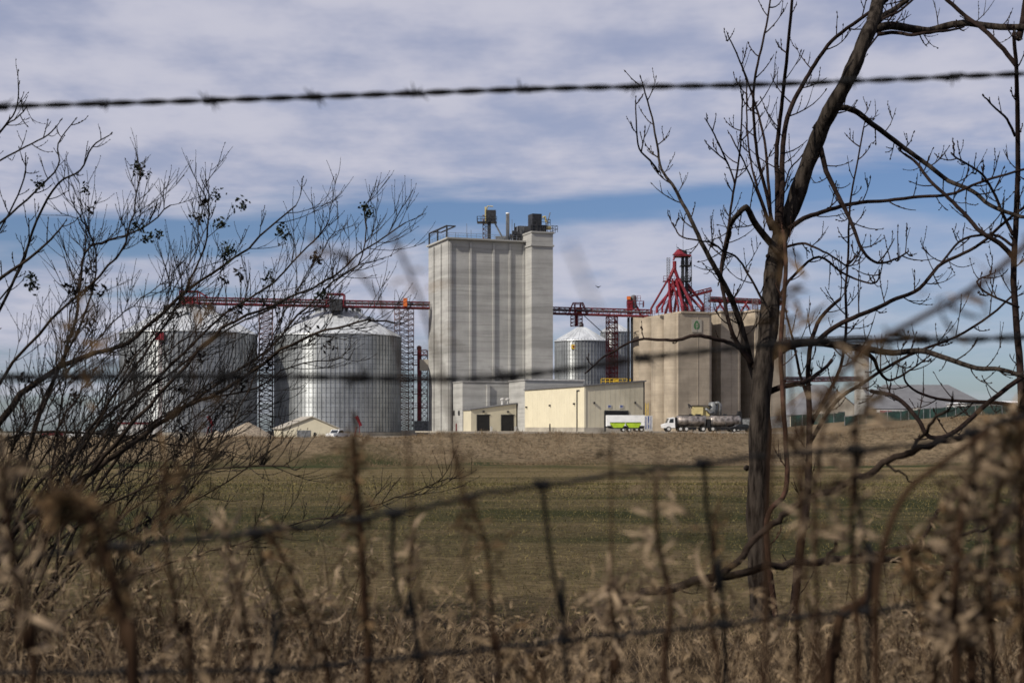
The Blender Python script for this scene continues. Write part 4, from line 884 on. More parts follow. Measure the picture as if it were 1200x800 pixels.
def dust_plant():
    d = 300; t = empty('dust_collector', (X(825, d), d, 0), 'yellow housing with grey cyclone and bent duct at the foot of the leaf-sign silo', 'machine')
    m = MB(); m.box(X(812.5, d), X(824, d), d, d + 3, Z(487, d), Z(475.5, d)); m.box(X(824, d), X(832, d), d + .5, d + 3, Z(487, d), Z(476.5, d)); m.build('housing', 'yellow_sheet', t)
    m = MB(); m.box(X(811.5, d), X(833, d), d - .2, d + 3.2, Z(475.5, d), Z(474.7, d)); m.box(X(815, d), X(821, d), d - .06, d - .01, Z(487, d), Z(485, d)); m.build('housing_trim', 'dark_steel', t)
    m = MB(); m.lathe(X(836.5, d), d + 1, [(.3, Z(489, d)), (1.0, Z(484, d)), (1.0, Z(472, d)), (.7, Z(471, d)), (0, Z(470.6, d))], 20); m.build('cyclone', 'grey_steel', t, True)
    m = MB(); m.tube([W(838, 472, d), W(842, 471.8, d), W(844, 474, d), W(844, 488, d)], .32, 10); m.tube([W(826.5, 479, d), W(829, 480, d), W(832, 483.5, d), W(836, 483, d)], .3, 10); m.build('duct', 'grey_steel', t, True)
    m = MB(); m.tube([W(811, 478, d), W(808, 474, d), W(806.5, 473, d), W(808, 478, d)], .14, 6); m.build('crane_arm', 'dark_steel', t)
    m = MB()
    for px in (813, 823, 833, 840): m.bar((X(px, d), d + 1, 0), (X(px, d), d + 1, Z(486, d)), .12)
    m.build('leg', 'dark_steel', t)
    t = empty('bin_pipework', (X(640, 300), 300, 0), 'dark dumpster beside the last tank trailer at the silo foot', 'dumpster'); q = 296
    m = MB(); hull(m, ([(X(857, q), .8), (X(855, q), 3.0), (X(864, q), 3.2), (X(866, q), 4.3), (X(869, q), 4.3), (X(871, q), .8)], q, q + 2)); m.build('hopper', 'black', t)
    t['label'] = 'dark scrap hopper at the silo foot behind the last tank trailer'; t['category'] = 'hopper'; t.name = 'scrap_hopper'
dust_plant()
# tiny bird
p = W(701, 336, 120); m = MB(); m.add([(p.x - .28, p.y, p.z + .12), (p.x, p.y - .1, p.z), (p.x + .28, p.y, p.z + .1), (p.x, p.y + .12, p.z + .02), (p.x, p.y, p.z - .1)], [(0, 1, 3), (1, 2, 3), (0, 4, 1), (1, 4, 2), (0, 3, 4), (3, 2, 4)])
tagp(m.build('bird', 'black', None), 'tiny dark bird flying in the sky right of the tower', 'bird')
# FOREGROUND -----------------------------------------------------------------
# ================================================================== FOREGROUND
rnd = random.Random(21)
def spline(pts, sub=4):
    P = [Vector(p) for p in pts]; out = []; n = len(P)
    for i in range(n - 1):
        p0 = P[max(i - 1, 0)]; p1 = P[i]; p2 = P[i + 1]; p3 = P[min(i + 2, n - 1)]
        for k in range(sub):
            t = k / sub; out.append(0.5 * ((2 * p1) + (p2 - p0) * t + (2 * p0 - 5 * p1 + 4 * p2 - p3) * t * t + (3 * p1 - p0 - 3 * p2 + p3) * t ** 3))
    out.append(P[-1]); return out
def trace(pts, d, r0, r1, drift=0.4, seed=0, sub=4, jit=0.0):
    """photo-traced limb at distance d with its own wander in depth; returns points and radii in metres"""
    g = random.Random(seed * 13 + 5); ph = g.uniform(0, 6.28); fr = g.uniform(.6, 1.4); n = len(pts)
    # last value of drift grows from 0 at the joint
    P = []
    for i, (a, b) in enumerate(pts):
        dd = d + drift * (i / max(1, n - 1)) * math.sin(ph + fr * i * .5); P.append(W(a, b, dd))
    S = spline(P, sub)
    for q in S[1:]: q += Vector((g.uniform(-1, 1), g.uniform(-1, 1), g.uniform(-1, 1))) * jit
    m = len(S); rad = [(r0 + (r1 - r0) * (i / (m - 1)) ** .8) / F * d for i in range(m)]
    return S, rad
def twig(mb, p, dr, ln, r, g, up=0.5, lvl=1, buds=True, kids=3, sides=4, wob=.17, tip=.45):
    n = 5; pts = [p.copy()]; v = dr.normalized(); q = p.copy(); step = ln / n
    for i in range(n):
        v = (v + Vector((g.uniform(-1, 1), g.uniform(-1, 1), g.uniform(-1, 1))) * wob * .45 + Vector((0, 0, up * .3))).normalized(); q = q + v * step; pts.append(q.copy())
    mb.tube(pts, [r * (1 - (1 - tip) * i / n) for i in range(n + 1)], sides, False)
    if buds:
        for i in range(2, n + 1):
            if g.random() < .7: bud(mb, pts[i] + Vector((g.uniform(-1, 1), 0, g.uniform(-1, 1))) * r * .9, r * g.uniform(1.3, 2.0), v)
    if lvl > 0:
        for k in range(kids):
            i = g.randint(1, n - 1); sd = Vector((g.uniform(-1, 1), g.uniform(-1, 1), g.uniform(-.3, .8))); dv = (pts[i + 1] - pts[i]).normalized()
            twig(mb, pts[i], (dv * .8 + sd * .7), ln * g.uniform(.35, .65), r * .75, g, up, lvl - 1, buds, max(1, kids - 1), 3, wob, tip)
    return pts
def bud(mb, p, r, v):
    a = v.orthogonal().normalized(); b = v.cross(a)
    mb.add([p - v * r * 1.2, p + a * r * .8, p + b * r * .8, p - a * r * .8, p - b * r * .8, p + v * r * 1.8], [(0, 2, 1), (0, 3, 2), (0, 4, 3), (0, 1, 4), (5, 1, 2), (5, 2, 3), (5, 3, 4), (5, 4, 1)])

TREE_D = 7.4
tree = empty('tree', (X(893, TREE_D), TREE_D, float(gz(X(893, TREE_D), TREE_D))), 'bare leaning tree with dark trunk at the right, crossing in front of the tan silos', 'tree')
m = MB()
S, rad = trace([(895, 745), (893, 720), (890, 660), (888, 600), (890, 540), (891, 480), (895, 430), (900, 390), (904, 340), (909, 300), (917, 270), (928, 245), (942, 205), (957, 165), (972, 132), (990, 100), (1004, 70), (1014, 45), (1024, 22), (1030, -5), (1035, -40)], TREE_D, 14.3, 7.0, .25, 3, 5)
g = random.Random(9)
rad = [r * (1 + .06 * math.sin(i * .9) + g.uniform(-.04, .04)) for i, r in enumerate(rad)]
for i_, q_ in enumerate((1.6, 1.45, 1.32, 1.22, 1.14, 1.08, 1.04)): rad[i_] *= q_
NS = 30; m.tube(S, rad, NS)
from mathutils import noise as mn
for i in range(len(S)):          # furrowed bark
    for k in range(NS):
        j = i * NS + k; c = S[i]; v = Vector(m.v[j]) - c; a = 2 * math.pi * k / NS
        n_ = mn.noise(Vector((math.cos(a) * 3.2, math.sin(a) * 3.2, i * .35))) * .11 + mn.noise(Vector((math.cos(a) * 8, math.sin(a) * 8, i * .7))) * .07
        m.v[j] = tuple(c + v * (1 + n_))
for (px, py, r) in ((875, 548, 4), (905, 262, 5), (900, 300, 3), (893, 430, 5), (912, 405, 5)):     # knots
    c = W(px, py, TREE_D - .02); m.lathe(c.x, c.y, [(0, c.z - r / F * 7.4), (r / F * 7.4 * .8, c.z - r * .5 / F * 7.4), (r / F * 7.4, c.z), (r / F * 7.4 * .7, c.z + r * .6 / F * 7.4), (0, c.z + r / F * 7.4)], 8)
m.build('trunk', 'bark', tree, True)
# name, points, r0, r1, twig spacing px, twig length px
TB = [
 ([(911, 262), (911, 215), (910, 180), (914, 140), (919, 95), (924, 50), (929, -10)], 3.6, 1.6, 60, 40),
 ([(914, 268), (917, 220), (917, 180), (921, 145), (932, 115), (945, 92), (958, 70), (975, 48), (1000, 28), (1040, 0)], 3.6, 2.0, 24, 55),
 ([(908, 275), (899, 230), (889, 190), (884, 150), (883, 110), (888, 75), (896, 40), (903, 0), (905, -20)], 2.4, .9, 26, 42),
 ([(905, 270), (900, 210), (896, 165), (886, 125), (875, 92), (863, 62), (853, 41)], 2.1, .7, 70, 34),
 ([(904, 265), (893, 235), (883, 205), (877, 170), (875, 130), (875, 95)], 1.6, .8, 50, 34),
 ([(903, 270), (886, 222), (872, 190), (862, 170), (856, 158)], 1.3, .7, 40, 30),
 ([(914, 296), (899, 280), (885, 262), (877, 246), (873, 243), (865, 251), (857, 262), (853, 280), (849, 300), (844, 325)], 4.6, 2.2, 22, 38),
 ([(896, 470), (884, 440), (876, 410), (868, 380), (858, 352), (846, 328), (835, 308), (824, 288), (812, 262), (800, 238), (788, 216), (775, 198), (770, 170), (764, 138), (754, 102)], 5.0, .9, 26, 46),
 ([(772, 202), (762, 188), (749, 174), (746, 150), (745, 122)], 1.4, .7, 40, 25),
 ([(882, 428), (866, 405), (855, 380), (849, 350), (845, 325), (847, 300), (853, 270), (858, 235), (864, 200), (868, 165), (870, 118)], 3.0, .9, 26, 36),
 ([(861, 215), (852, 190), (840, 180), (828, 168)], 1.2, .6, 40, 20),
 ([(853, 192), (842, 168), (833, 150), (827, 140)], 1.2, .6, 50, 20),
 ([(955, 152), (968, 135), (984, 126), (1002, 130), (1020, 144), (1042, 160), (1066, 178), (1090, 195), (1112, 212), (1140, 224), (1160, 240), (1190, 252), (1210, 256)], 4.2, 2.0, 20, 34),
 ([(955, 160), (962, 175), (968, 200), (980, 225), (992, 248), (1002, 272), (1012, 295), (1028, 308), (1048, 304), (1063, 296)], 3.8, 1.0, 15, 34),
 ([(925, 268), (942, 256), (962, 249), (985, 242), (1010, 237), (1040, 235), (1080, 230), (1112, 228), (1140, 217), (1170, 207), (1205, 197)], 3.2, 1.3, 26, 42),
 ([(1025, 34), (1045, 30), (1070, 34), (1090, 36), (1110, 30), (1135, 27), (1160, 31), (1210, 32)], 5.4, 3.6, 22, 36),
 ([(1028, 40), (1050, 38), (1068, 41), (1088, 38), (1110, 36), (1128, 32)], 2.6, 1.2, 60, 22),
 ([(1015, 45), (1032, 22), (1050, 10), (1070, -6)], 4.2, 3.0, 40, 36),
 ([(1000, 62), (1018, 40), (1036, 22), (1056, 12), (1078, -8)], 2.0, 1.2, 30, 36),
 ([(985, 110), (1000, 80), (1018, 56), (1045, 20), (1060, 0)], 1.4, .9, 30, 30),
 ([(893, 425), (912, 412), (930, 403), (958, 401), (985, 405), (1010, 408), (1045, 413), (1080, 411), (1110, 420), (1145, 431), (1175, 433), (1210, 444)], 6.2, 2.2, 22, 44),
 ([(955, 402), (975, 385), (1000, 372), (1025, 362), (1050, 350), (1078, 338), (1100, 312), (1122, 300), (1150, 285), (1180, 258), (1210, 236)], 3.2, 1.6, 24, 46),
 ([(1012, 412), (1024, 420), (1030, 434), (1042, 445), (1060, 438), (1085, 420)], 3.0, .9, 14, 30),
 ([(885, 432), (872, 412), (856, 402), (838, 397), (815, 393), (795, 398), (775, 398), (755, 397), (738, 401), (722, 410), (705, 420), (688, 436)], 3.0, 1.0, 60, 22),
 ([(897, 400), (915, 345), (935, 318), (960, 301), (985, 318), (1005, 328), (1025, 332), (1031, 322)], 2.2, .9, 20, 32),
 ([(904, 372), (890, 345), (876, 320), (864, 302), (848, 294), (835, 285), (820, 282), (800, 278), (790, 266)], 1.6, .8, 22, 34),
 ([(918, 290), (940, 285), (955, 290), (975, 300), (995, 312), (1006, 300)], 1.8, .8, 22, 28),
 ([(898, 460), (920, 452), (942, 448), (955, 440), (968, 430), (975, 421)], 4.0, 1.8, 30, 34),
 ([(904, 360), (906, 300), (915, 240), (925, 200), (938, 185), (955, 160)], 1.2, .8, 40, 26),
]
def limb(parent, pts, r0, r1, sp, tl, seed, d, name='branch', mtl='twig', drift=.5, kids=1, lvl=1, up=.55, tr=.85, jit=.0015, trng=(.5, 1.25), side_bias=None, buds=True, sides=7):
    g = random.Random(seed * 7 + 1); mb = MB(); S, rad = trace(pts, d, r0, r1, drift, seed, 4, jit); mb.tube(S, rad, sides)
    acc = 0; sgn = 1
    for i in range(2, len(S)):
        acc += (S[i] - S[i - 1]).length / d * F
        while acc > sp:
            acc -= sp * g.uniform(.7, 1.3); sgn = -sgn; dv = (S[i] - S[i - 1]).normalized()
            n = dv.cross(Vector((0, 1, 0))) * sgn * g.uniform(.6, 1.2) + Vector((0, g.uniform(-.9, .9), 0))
            ln = tl * g.uniform(*trng) / F * d
            twig(mb, S[i], dv * g.uniform(.3, .9) + n, ln, g.uniform(.8, 1.1) * tr / F * d, g, up, lvl if g.random() < .75 else 0, buds, kids)
    twig(mb, S[-1], (S[-1] - S[-3]), tl * .3 / F * d, min(rad[-1], tr / F * d), g, .2, 0, buds, 0)
    return mb.build(name, mtl, parent, True)
for i, (pts, r0, r1, sp, tl) in enumerate(TB):
    limb(tree, pts, r0, r1, sp, tl, i + 1, TREE_D, 'branch', 'bark' if r0 > 4 else 'twig', drift=.45, kids=2)
# second slim stems and saplings
def sapling(label, base, segs, mtl, d, group=None, name='sapling'):
    t = empty(name, (X(base, d), d, float(gz(X(base, d), d))), label, 'sapling')
    for k, (pts, r0, r1, sp, tl) in enumerate(segs):
        limb(t, pts, r0, r1, sp, tl, 100 + base + k * 3, d, 'stem' if k == 0 else 'branch', mtl, drift=.3, kids=2)
    return t
sapling('slim reddish sapling stem rising just right of the leaning trunk', 912, [([(912, 745), (905, 690), (899, 640), (901, 600), (921, 575), (921, 520), (917, 460), (915, 400), (919, 350), (921, 300), (917, 270)], 3.6, 2.4, 90, 30)], 'sapling_bark', 7.0)
sapling('dark forked sapling standing between the trunk and the green fence', 940, [
  ([(925, 760), (932, 700), (938, 640), (946, 590), (948, 540), (949, 490), (947, 445), (950, 405), (962, 372), (985, 350)], 6.0, 2.0, 36, 44),
  ([(948, 470), (938, 440), (930, 400), (922, 370)], 2.2, 1.0, 24, 36), ([(949, 500), (965, 470), (985, 430), (992, 380), (991, 340), (994, 300), (996, 240), (1003, 200), (1012, 150)], 2.4, .9, 22, 36),
  ([(948, 520), (980, 470), (1010, 450), (1040, 430), (1075, 412), (1120, 395), (1160, 370), (1188, 345)], 2.6, 1.2, 24, 40)], 'twig', 7.8)
sapling('thin dark upright sapling at the far right edge', 1192, [
  ([(1205, 760), (1202, 640), (1200, 540), (1197, 460), (1193, 400), (1188, 330), (1190, 270), (1193, 200), (1192, 120), (1191, 80), (1188, 38)], 6.0, 2.0, 40, 26),
  ([(1192, 78), (1176, 58), (1152, 34), (1130, 18), (1106, -4)], 2.8, 2.4, 40, 26),
  ([(1186, 300), (1172, 285), (1150, 272), (1132, 252), (1112, 232), (1090, 212), (1075, 192), (1060, 180)], 3.2, 1.6, 30, 30),
  ([(1187, 275), (1175, 250), (1164, 225), (1152, 205), (1138, 195), (1118, 183)], 2.2, 1.0, 18, 26),
  ([(1190, 160), (1180, 140), (1168, 128), (1154, 114)], 1.8, .9, 30, 24), ([(1187, 288), (1165, 275), (1130, 280), (1110, 300), (1090, 325)], 1.8, 1.2, 22, 26),
  ([(1194, 360), (1160, 345), (1145, 330), (1160, 322)], 1.6, .8, 16, 26), ([(1199, 480), (1175, 472), (1130, 470), (1090, 465), (1065, 452), (1058, 436)], 2.8, 1.0, 22, 34),
  ([(1200, 440), (1160, 470), (1120, 505), (1090, 512), (1075, 490), (1050, 465), (1020, 458)], 3.0, 2.4, 24, 30), ([(1194, 45), (1200, 20), (1205, -20)], 4, 4, 30, 20)], 'twig', 7.2)
# fallen / dead branches near the fence
def deadwood(label, d, segs, ss=0):
    t = empty('dead_branch', W(segs[0][0][0][0], segs[0][0][0][1], d), label, 'branch')
    for k, (pts, r0, r1) in enumerate(segs): limb(t, pts, r0, r1, 90, 26, 300 + ss + k, d, 'limb' if k == 0 else 'side_limb', 'dead_wood', drift=.3, kids=1, lvl=1, buds=False, jit=.007)
deadwood('long fallen dead branch lying low across the bottom right behind the fence', 4.2, [([(560, 800), (600, 785), (650, 752), (690, 722), (740, 700), (790, 686), (840, 676), (900, 664), (960, 657), (1020, 655), (1080, 662), (1140, 670), (1210, 668)], 6.6, 3.4), ([(985, 656), (1030, 648), (1080, 640), (1120, 655)], 4.5, 2.5), ([(970, 660), (978, 640), (992, 618)], 2.6, 1.8)])
deadwood('dead branch sloping up to the right through the woven wire', 4.0, [([(835, 692), (862, 658), (890, 628), (918, 602), (950, 582), (990, 566), (1020, 552), (1050, 534), (1090, 522), (1140, 508), (1215, 484)], 4.2, 3.6), ([(1062, 530), (1085, 505), (1105, 485), (1118, 462)], 2.6, 1.3), ([(1040, 545), (1058, 556), (1070, 566)], 1.6, .8)], 10)
deadwood('forked dead twig resting on the fallen branch at lower right', 3.6, [([(1072, 648), (1085, 640), (1115, 628), (1150, 620), (1190, 600)], 3.5, 1.6), ([(1078, 640), (1090, 615), (1100, 598), (1118, 585), (1135, 565)], 2.8, 2.0)], 20)
deadwood('curved dead twig at the lower left behind the weeds', 3.6, [([(-30, 700), (10, 712), (50, 728), (90, 735), (130, 720), (165, 690)], 3.0, 1.4), ([(48, 727), (58, 700), (90, 660), (120, 640)], 2.0, 1.2)], 30)

# ------------------------------------------------------------------ left shrub
def bush():
    d0 = 6.2
    t = empty('shrub', (X(0, d0), d0, float(gz(X(0, d0), d0))), 'dense bare shrub with many arching twigs filling the left side', 'shrub')
    g = random.Random(5)
    mains = [
     ([(-60, 760), (20, 620), (110, 552), (170, 508), (215, 478), (255, 462), (290, 438), (330, 410), (380, 388), (430, 375), (465, 378)], 5.4, 1.0),
     ([(-80, 640), (0, 495), (45, 445), (100, 418), (150, 402), (190, 366), (235, 330), (290, 290), (345, 240)], 6.4, .8),
     ([(0, 770), (60, 620), (110, 550), (160, 492), (215, 432), (262, 384), (320, 358), (380, 330), (430, 292), (475, 262)], 4.2, .8),
     ([(-40, 720), (20, 560), (55, 465), (80, 405), (92, 350), (100, 296), (128, 282), (165, 268), (200, 240)], 3.4, .8),
     ([(-60, 600), (0, 450), (60, 375), (118, 322), (148, 282), (158, 240), (165, 196)], 3.0, .7),
     ([(-30, 740), (30, 590), (90, 522), (140, 475), (195, 440), (245, 402), (300, 368), (345, 352)], 3.6, .8),
     ([(-20, 740), (40, 500), (78, 410), (108, 345), (112, 295), (96, 258), (84, 238)], 2.6, .7),
     ([(0, 760), (70, 560), (130, 470), (180, 400), (215, 345), (240, 290), (245, 250), (242, 212)], 3.0, .7),
     ([(10, 770), (100, 560), (180, 450), (250, 380), (320, 330), (360, 290), (385, 258)], 3.2, .7),
     ([(20, 770), (120, 560), (210, 480), (300, 420), (350, 370), (390, 330), (425, 300), (428, 240)], 3.0, .7),
     ([(-20, 740), (60, 590), (140, 520), (230, 470), (300, 455), (340, 430), (400, 420)], 2.8, .7),
     ([(-40, 760), (60, 640), (150, 580), (230, 555), (290, 545), (340, 548)], 2.6, .7),
     ([(-40, 780), (60, 680), (150, 620), (240, 580), (330, 520)], 2.6, .7),
     ([(-60, 560), (-10, 520), (60, 505), (140, 512), (200, 520), (270, 530)], 2.4, .7)]
    for k in range(22):
        bx, by = g.uniform(-70, 90), g.uniform(620, 770); ang = g.uniform(36, 84); ln = g.uniform(230, 520) * (1.12 if 30 < ang < 60 else .9)
        pts = []; a = ang + g.uniform(-5, 12); x, y = bx, by
        for i in range(9):
            pts.append((x, y)); a += g.uniform(-9, 6); st = ln / 8; x += math.cos(R(a)) * st; y -= math.sin(R(a)) * st
        if pts[-1][1] < 235: continue
        mains.append((pts, g.uniform(1.5, 2.8), .6))
    for i, (pts, r0, r1) in enumerate(mains):
        dd = d0 + g.uniform(-.9, .9); mb = MB(); S, rad = trace(pts, dd, r0 * .78, r1, .5, 40 + i, 4, .006); mb.tube(S, rad, 6); 
        st = mb.build('stem', 'bush_bark', t, True)
        mb = MB(); n = len(S); acc = 0
        for j in range(int(n * .22), n):
            for rep in range(2 if g.random() < .30 else 1):
                dv = (S[j] - S[j - 1]).normalized(); sgn = g.choice((-1, 1))
                nrm = dv.cross(Vector((0, 1, 0))) * sgn * g.uniform(.4, 1.0) + Vector((0, g.uniform(-.8, .8), 0))
                fade = 1 - .45 * abs(j / n - .55)
                tw = twig(mb, S[j], dv + nrm, g.uniform(26, 88) * fade / F * dd, .58 / F * dd, g, .35, 1, True, 3, 3, .34, .5)
                if g.random() < .05:
                    c = tw[-1]
                    for q in range(14):
                        e = c + Vector((g.gauss(0, 1), g.gauss(0, 1), g.gauss(0, 1))) * .016; v = Vector((g.uniform(-1, 1), g.uniform(-1, 1), g.uniform(-1, 1))).normalized() * .014
                        w_ = v.orthogonal().normalized() * .007; mb.add([e - v, e + w_, e + v, e - w_], [(0, 1, 2, 3)])
        mb.build('twigs', 'bush_twig', t)
    lf = MB()
    for px, py in ((168, 202), (160, 196), (255, 228), (282, 240), (258, 263), (330, 268), (333, 275), (428, 243), (432, 250), (163, 265), (172, 278), (185, 276), (232, 256), (100, 222), (45, 215), (38, 335), (36, 328), (265, 300), (315, 325), (380, 345), (270, 292)):
        c = W(px, py, d0 + g.uniform(-.5, .5))
        for q in range(34):
            e = c + Vector((g.gauss(0, 1), g.gauss(0, 1), g.gauss(0, 1))) * .014; v = Vector((g.uniform(-1, 1), g.uniform(-1, 1), g.uniform(-1, 1))).normalized() * g.uniform(.006, .012)
            w_ = v.orthogonal().normalized() * .006; lf.add([e - v, e + w_, e + v, e - w_], [(0, 1, 2, 3)])
    lf.build('withered_leaves', 'withered_leaf', t)
bush()
t = empty('small_tree', (X(-160, 6.8), 6.8, float(gz(-3, 6.8))), 'bare small tree reaching in from the left edge above the shrub', 'tree')
for k, (pts, r0, r1) in enumerate([([(-160, 780), (-150, 600), (-120, 480), (-60, 390), (-10, 335), (35, 302), (60, 280), (75, 262)], 6, .9), ([(-120, 480), (-30, 410), (20, 320), (43, 258), (68, 215), (94, 200), (108, 172), (127, 159)], 3, .8),
     ([(-130, 400), (-60, 260), (-20, 190), (0, 155), (18, 130), (22, 100)], 2.6, .8), ([(-100, 330), (-50, 230), (0, 155), (20, 138), (31, 126)], 1.8, .8), ([(-90, 320), (-40, 215), (0, 188), (30, 172), (56, 158), (68, 146)], 2, .8),
     ([(-110, 420), (-50, 310), (0, 262), (40, 226), (68, 195), (68, 168), (87, 142)], 2.4, .8), ([(-80, 360), (-20, 300), (10, 250), (28, 210), (30, 185)], 2, .8), ([(-60, 390), (0, 350), (30, 300), (34, 260)], 1.8, .8)]):
    limb(t, pts, r0 * .75, r1 * .8, 30, 26, 500 + k, 6.8, 'trunk' if k == 0 else 'branch', 'bush_bark' if k == 0 else 'bush_twig', drift=.5, kids=1, tr=.65)

# ------------------------------------------------------------------ wire fence
fence = empty('wire_fence', (0, 1.45, 0), 'rusty fence of barbed strands above sagging woven wire close to the lens', 'fence')
def strand(pts, seed, mb, amp=.0016, r=.0020, pitch=.075, barbs=.125, off=.03):
    g = random.Random(seed); S = spline([W(*p) for p in pts], 30); L_ = [0]
    for a, b in zip(S[:-1], S[1:]): L_.append(L_[-1] + (b - a).length)
    tot = L_[-1]; n = int(tot / .005); A = []; j = 0
    for i in range(n + 1):
        q = tot * i / n
        while j < len(L_) - 2 and L_[j + 1] < q: j += 1
        f = (q - L_[j]) / max(1e-9, L_[j + 1] - L_[j]); A.append((S[j].lerp(S[j + 1], f), (S[j + 1] - S[j]).normalized(), q))
    for ph in (0, math.pi):
        P = []
        for p, tg, q in A:
            a = tg.cross(Vector((0, 0, 1))).normalized(); b = tg.cross(a); an = 2 * math.pi * q / pitch + ph
            P.append(p + (a * math.cos(an) + b * math.sin(an)) * amp * 1.15)
        mb.tube(P, r, 6)
    q = off
    while q < tot:
        i = min(n - 3, int(q / tot * n)); p, tg, _ = A[i]; a = tg.cross(Vector((0, 0, 1))).normalized(); b = tg.cross(a); ph = g.uniform(0, 6.28)
        H_ = [p + tg * (k / 24 - .5) * .013 + (a * math.cos(k * .9 + ph) + b * math.sin(k * .9 + ph)) * .0042 for k in range(25)]; mb.tube(H_, .0013, 5)
        for e, sg in ((H_[0], -1), (H_[-1], 1), (H_[6], 1), (H_[18], -1)):
            dr = ((e - p).normalized() * .8 + tg * sg * .25 + Vector((0, 0, g.choice((-1, 1)) * .6))).normalized(); mb.tube([e, e + dr * .0095], [.0013, .0004], 5)
        q += barbs * g.uniform(.93, 1.07)
m = MB(); strand([(-400, 138, 1.68), (0, 125, 1.68), (300, 116, 1.68), (640, 104, 1.68), (900, 99, 1.68), (1190, 87, 1.68), (1600, 70, 1.68)], 1, m, off=.035); m.build('barbed_strand', 'wire', fence, True)
m = MB(); strand([(-500, 452, 1.26), (0, 442, 1.26), (300, 441, 1.25), (530, 444, 1.25), (640, 436, 1.25), (800, 414, 1.25), (1000, 398, 1.28), (1180, 396, 1.3), (1700, 370, 1.4)], 2, m, amp=.0018, r=.0017, off=.07); m.build('barbed_strand', 'wire', fence, True)
WD = .85
top = [(-500, 690, 1.3), (0, 655, 1.3), (140, 640, 1.3), (300, 624, 1.3), (460, 602, 1.3), (560, 580, 1.32), (635, 568, 1.33), (720, 556, 1.33), (825, 543, 1.33), (900, 533, 1.33), (1000, 527, 1.33), (1090, 519, 1.33), (1150, 505, 1.33), (1205, 488, 1.3), (1600, 430, 1.3)]
bot = [(-500, 790, 1.5), (0, 788, 1.5), (150, 787, 1.5), (300, 785, 1.5), (420, 776, 1.5), (490, 768, 1.5), (600, 757, 1.5), (660, 750, 1.5), (740, 742, 1.5), (850, 731, 1.5), (930, 722, 1.5), (1020, 716, 1.5), (1150, 703, 1.5), (1250, 700, 1.5), (1650, 690, 1.5)]
for L0, nm in ((top, 'line_wire'), (bot, 'line_wire')):
    m = MB(); S = spline([W(p[0], p[1], p[2] * WD) for p in L0], 10); g_ = random.Random(8); m.tube([q + Vector((0, 0, g_.uniform(-1, 1) * .0016)) for q in S], .0020, 7); m.build(nm, 'wire', fence, True)
stays = [((140, 640), (150, 787)), ((299, 624), (306, 655), (318, 690), (330, 722), (322, 760), (320, 786)), ((462, 601), (460, 640), (464, 690), (478, 725), (490, 768)), ((635, 568), (640, 610), (648, 670), (658, 720), (662, 750)), ((825, 543), (828, 590), (834, 640), (842, 690), (848, 731)), ((1003, 527), (1003, 570), (1010, 620), (1020, 670), (1018, 716)), ((1140, 507), (1143, 600), (1150, 703))]
for s_ in stays:
    m = MB(); n = len(s_); P = [W(a, b, WD * (1.33 + .17 * i / (n - 1))) for i, (a, b) in enumerate(s_)]; e = P[-1] + (P[-1] - P[-2]).normalized() * .35; e.z = .12; P.append(e)
    m.tube(spline(P, 6), .0019, 6)
    for p, dd in ((P[0], 0), (P[-2], 1)):       # wrapped knot round the line wire
        H_ = [p + Vector(((k / 20 - .5) * .012, math.cos(k * .9) * .0036, math.sin(k * .9) * .0036)) for k in range(21)]; m.tube(H_, .0017, 5)
    m.build('stay_wire', 'wire', fence, True)
for px in (-900, 2150):
    m = MB(); x = X(px, 1.5); m.tube([(x, 1.5, -.4), (x, 1.5, 1.0), (x + .01, 1.5, 1.55)], [.06, .055, .05], 10); m.build('post', 'dead_wood', fence, True)

# ------------------------------------------------------------------ dry weeds
def ribbon(mb, p, dr, ln, wd, g, curl=1.0, n=6):
    v = dr.normalized(); sd = v.cross(Vector((g.uniform(-1, 1), g.uniform(-1, 1), g.uniform(-1, 1)))).normalized(); q = p.copy(); L_, R_ = [], []; ax = Vector((g.uniform(-1, 1), g.uniform(-1, 1), g.uniform(-1, 1))).normalized()
    for i in range(n + 1):
        w = wd * math.sin(math.pi * (.12 + .86 * i / n)) * .5; L_.append(q - sd * w); R_.append(q + sd * w)
        rot = Matrix.Rotation(curl * g.uniform(.25, .75) * 2.2 / n, 3, ax); v = (rot @ v + Vector((0, 0, -.05))).normalized(); sd = (Matrix.Rotation(g.uniform(-.5, .9) * curl * .7, 3, v) @ (sd - v * sd.dot(v))).normalized(); q = q + v * ln / n
    k = len(L_); mb.add(L_ + R_, [(i, i + 1, k + i + 1, k + i) for i in range(k - 1)])
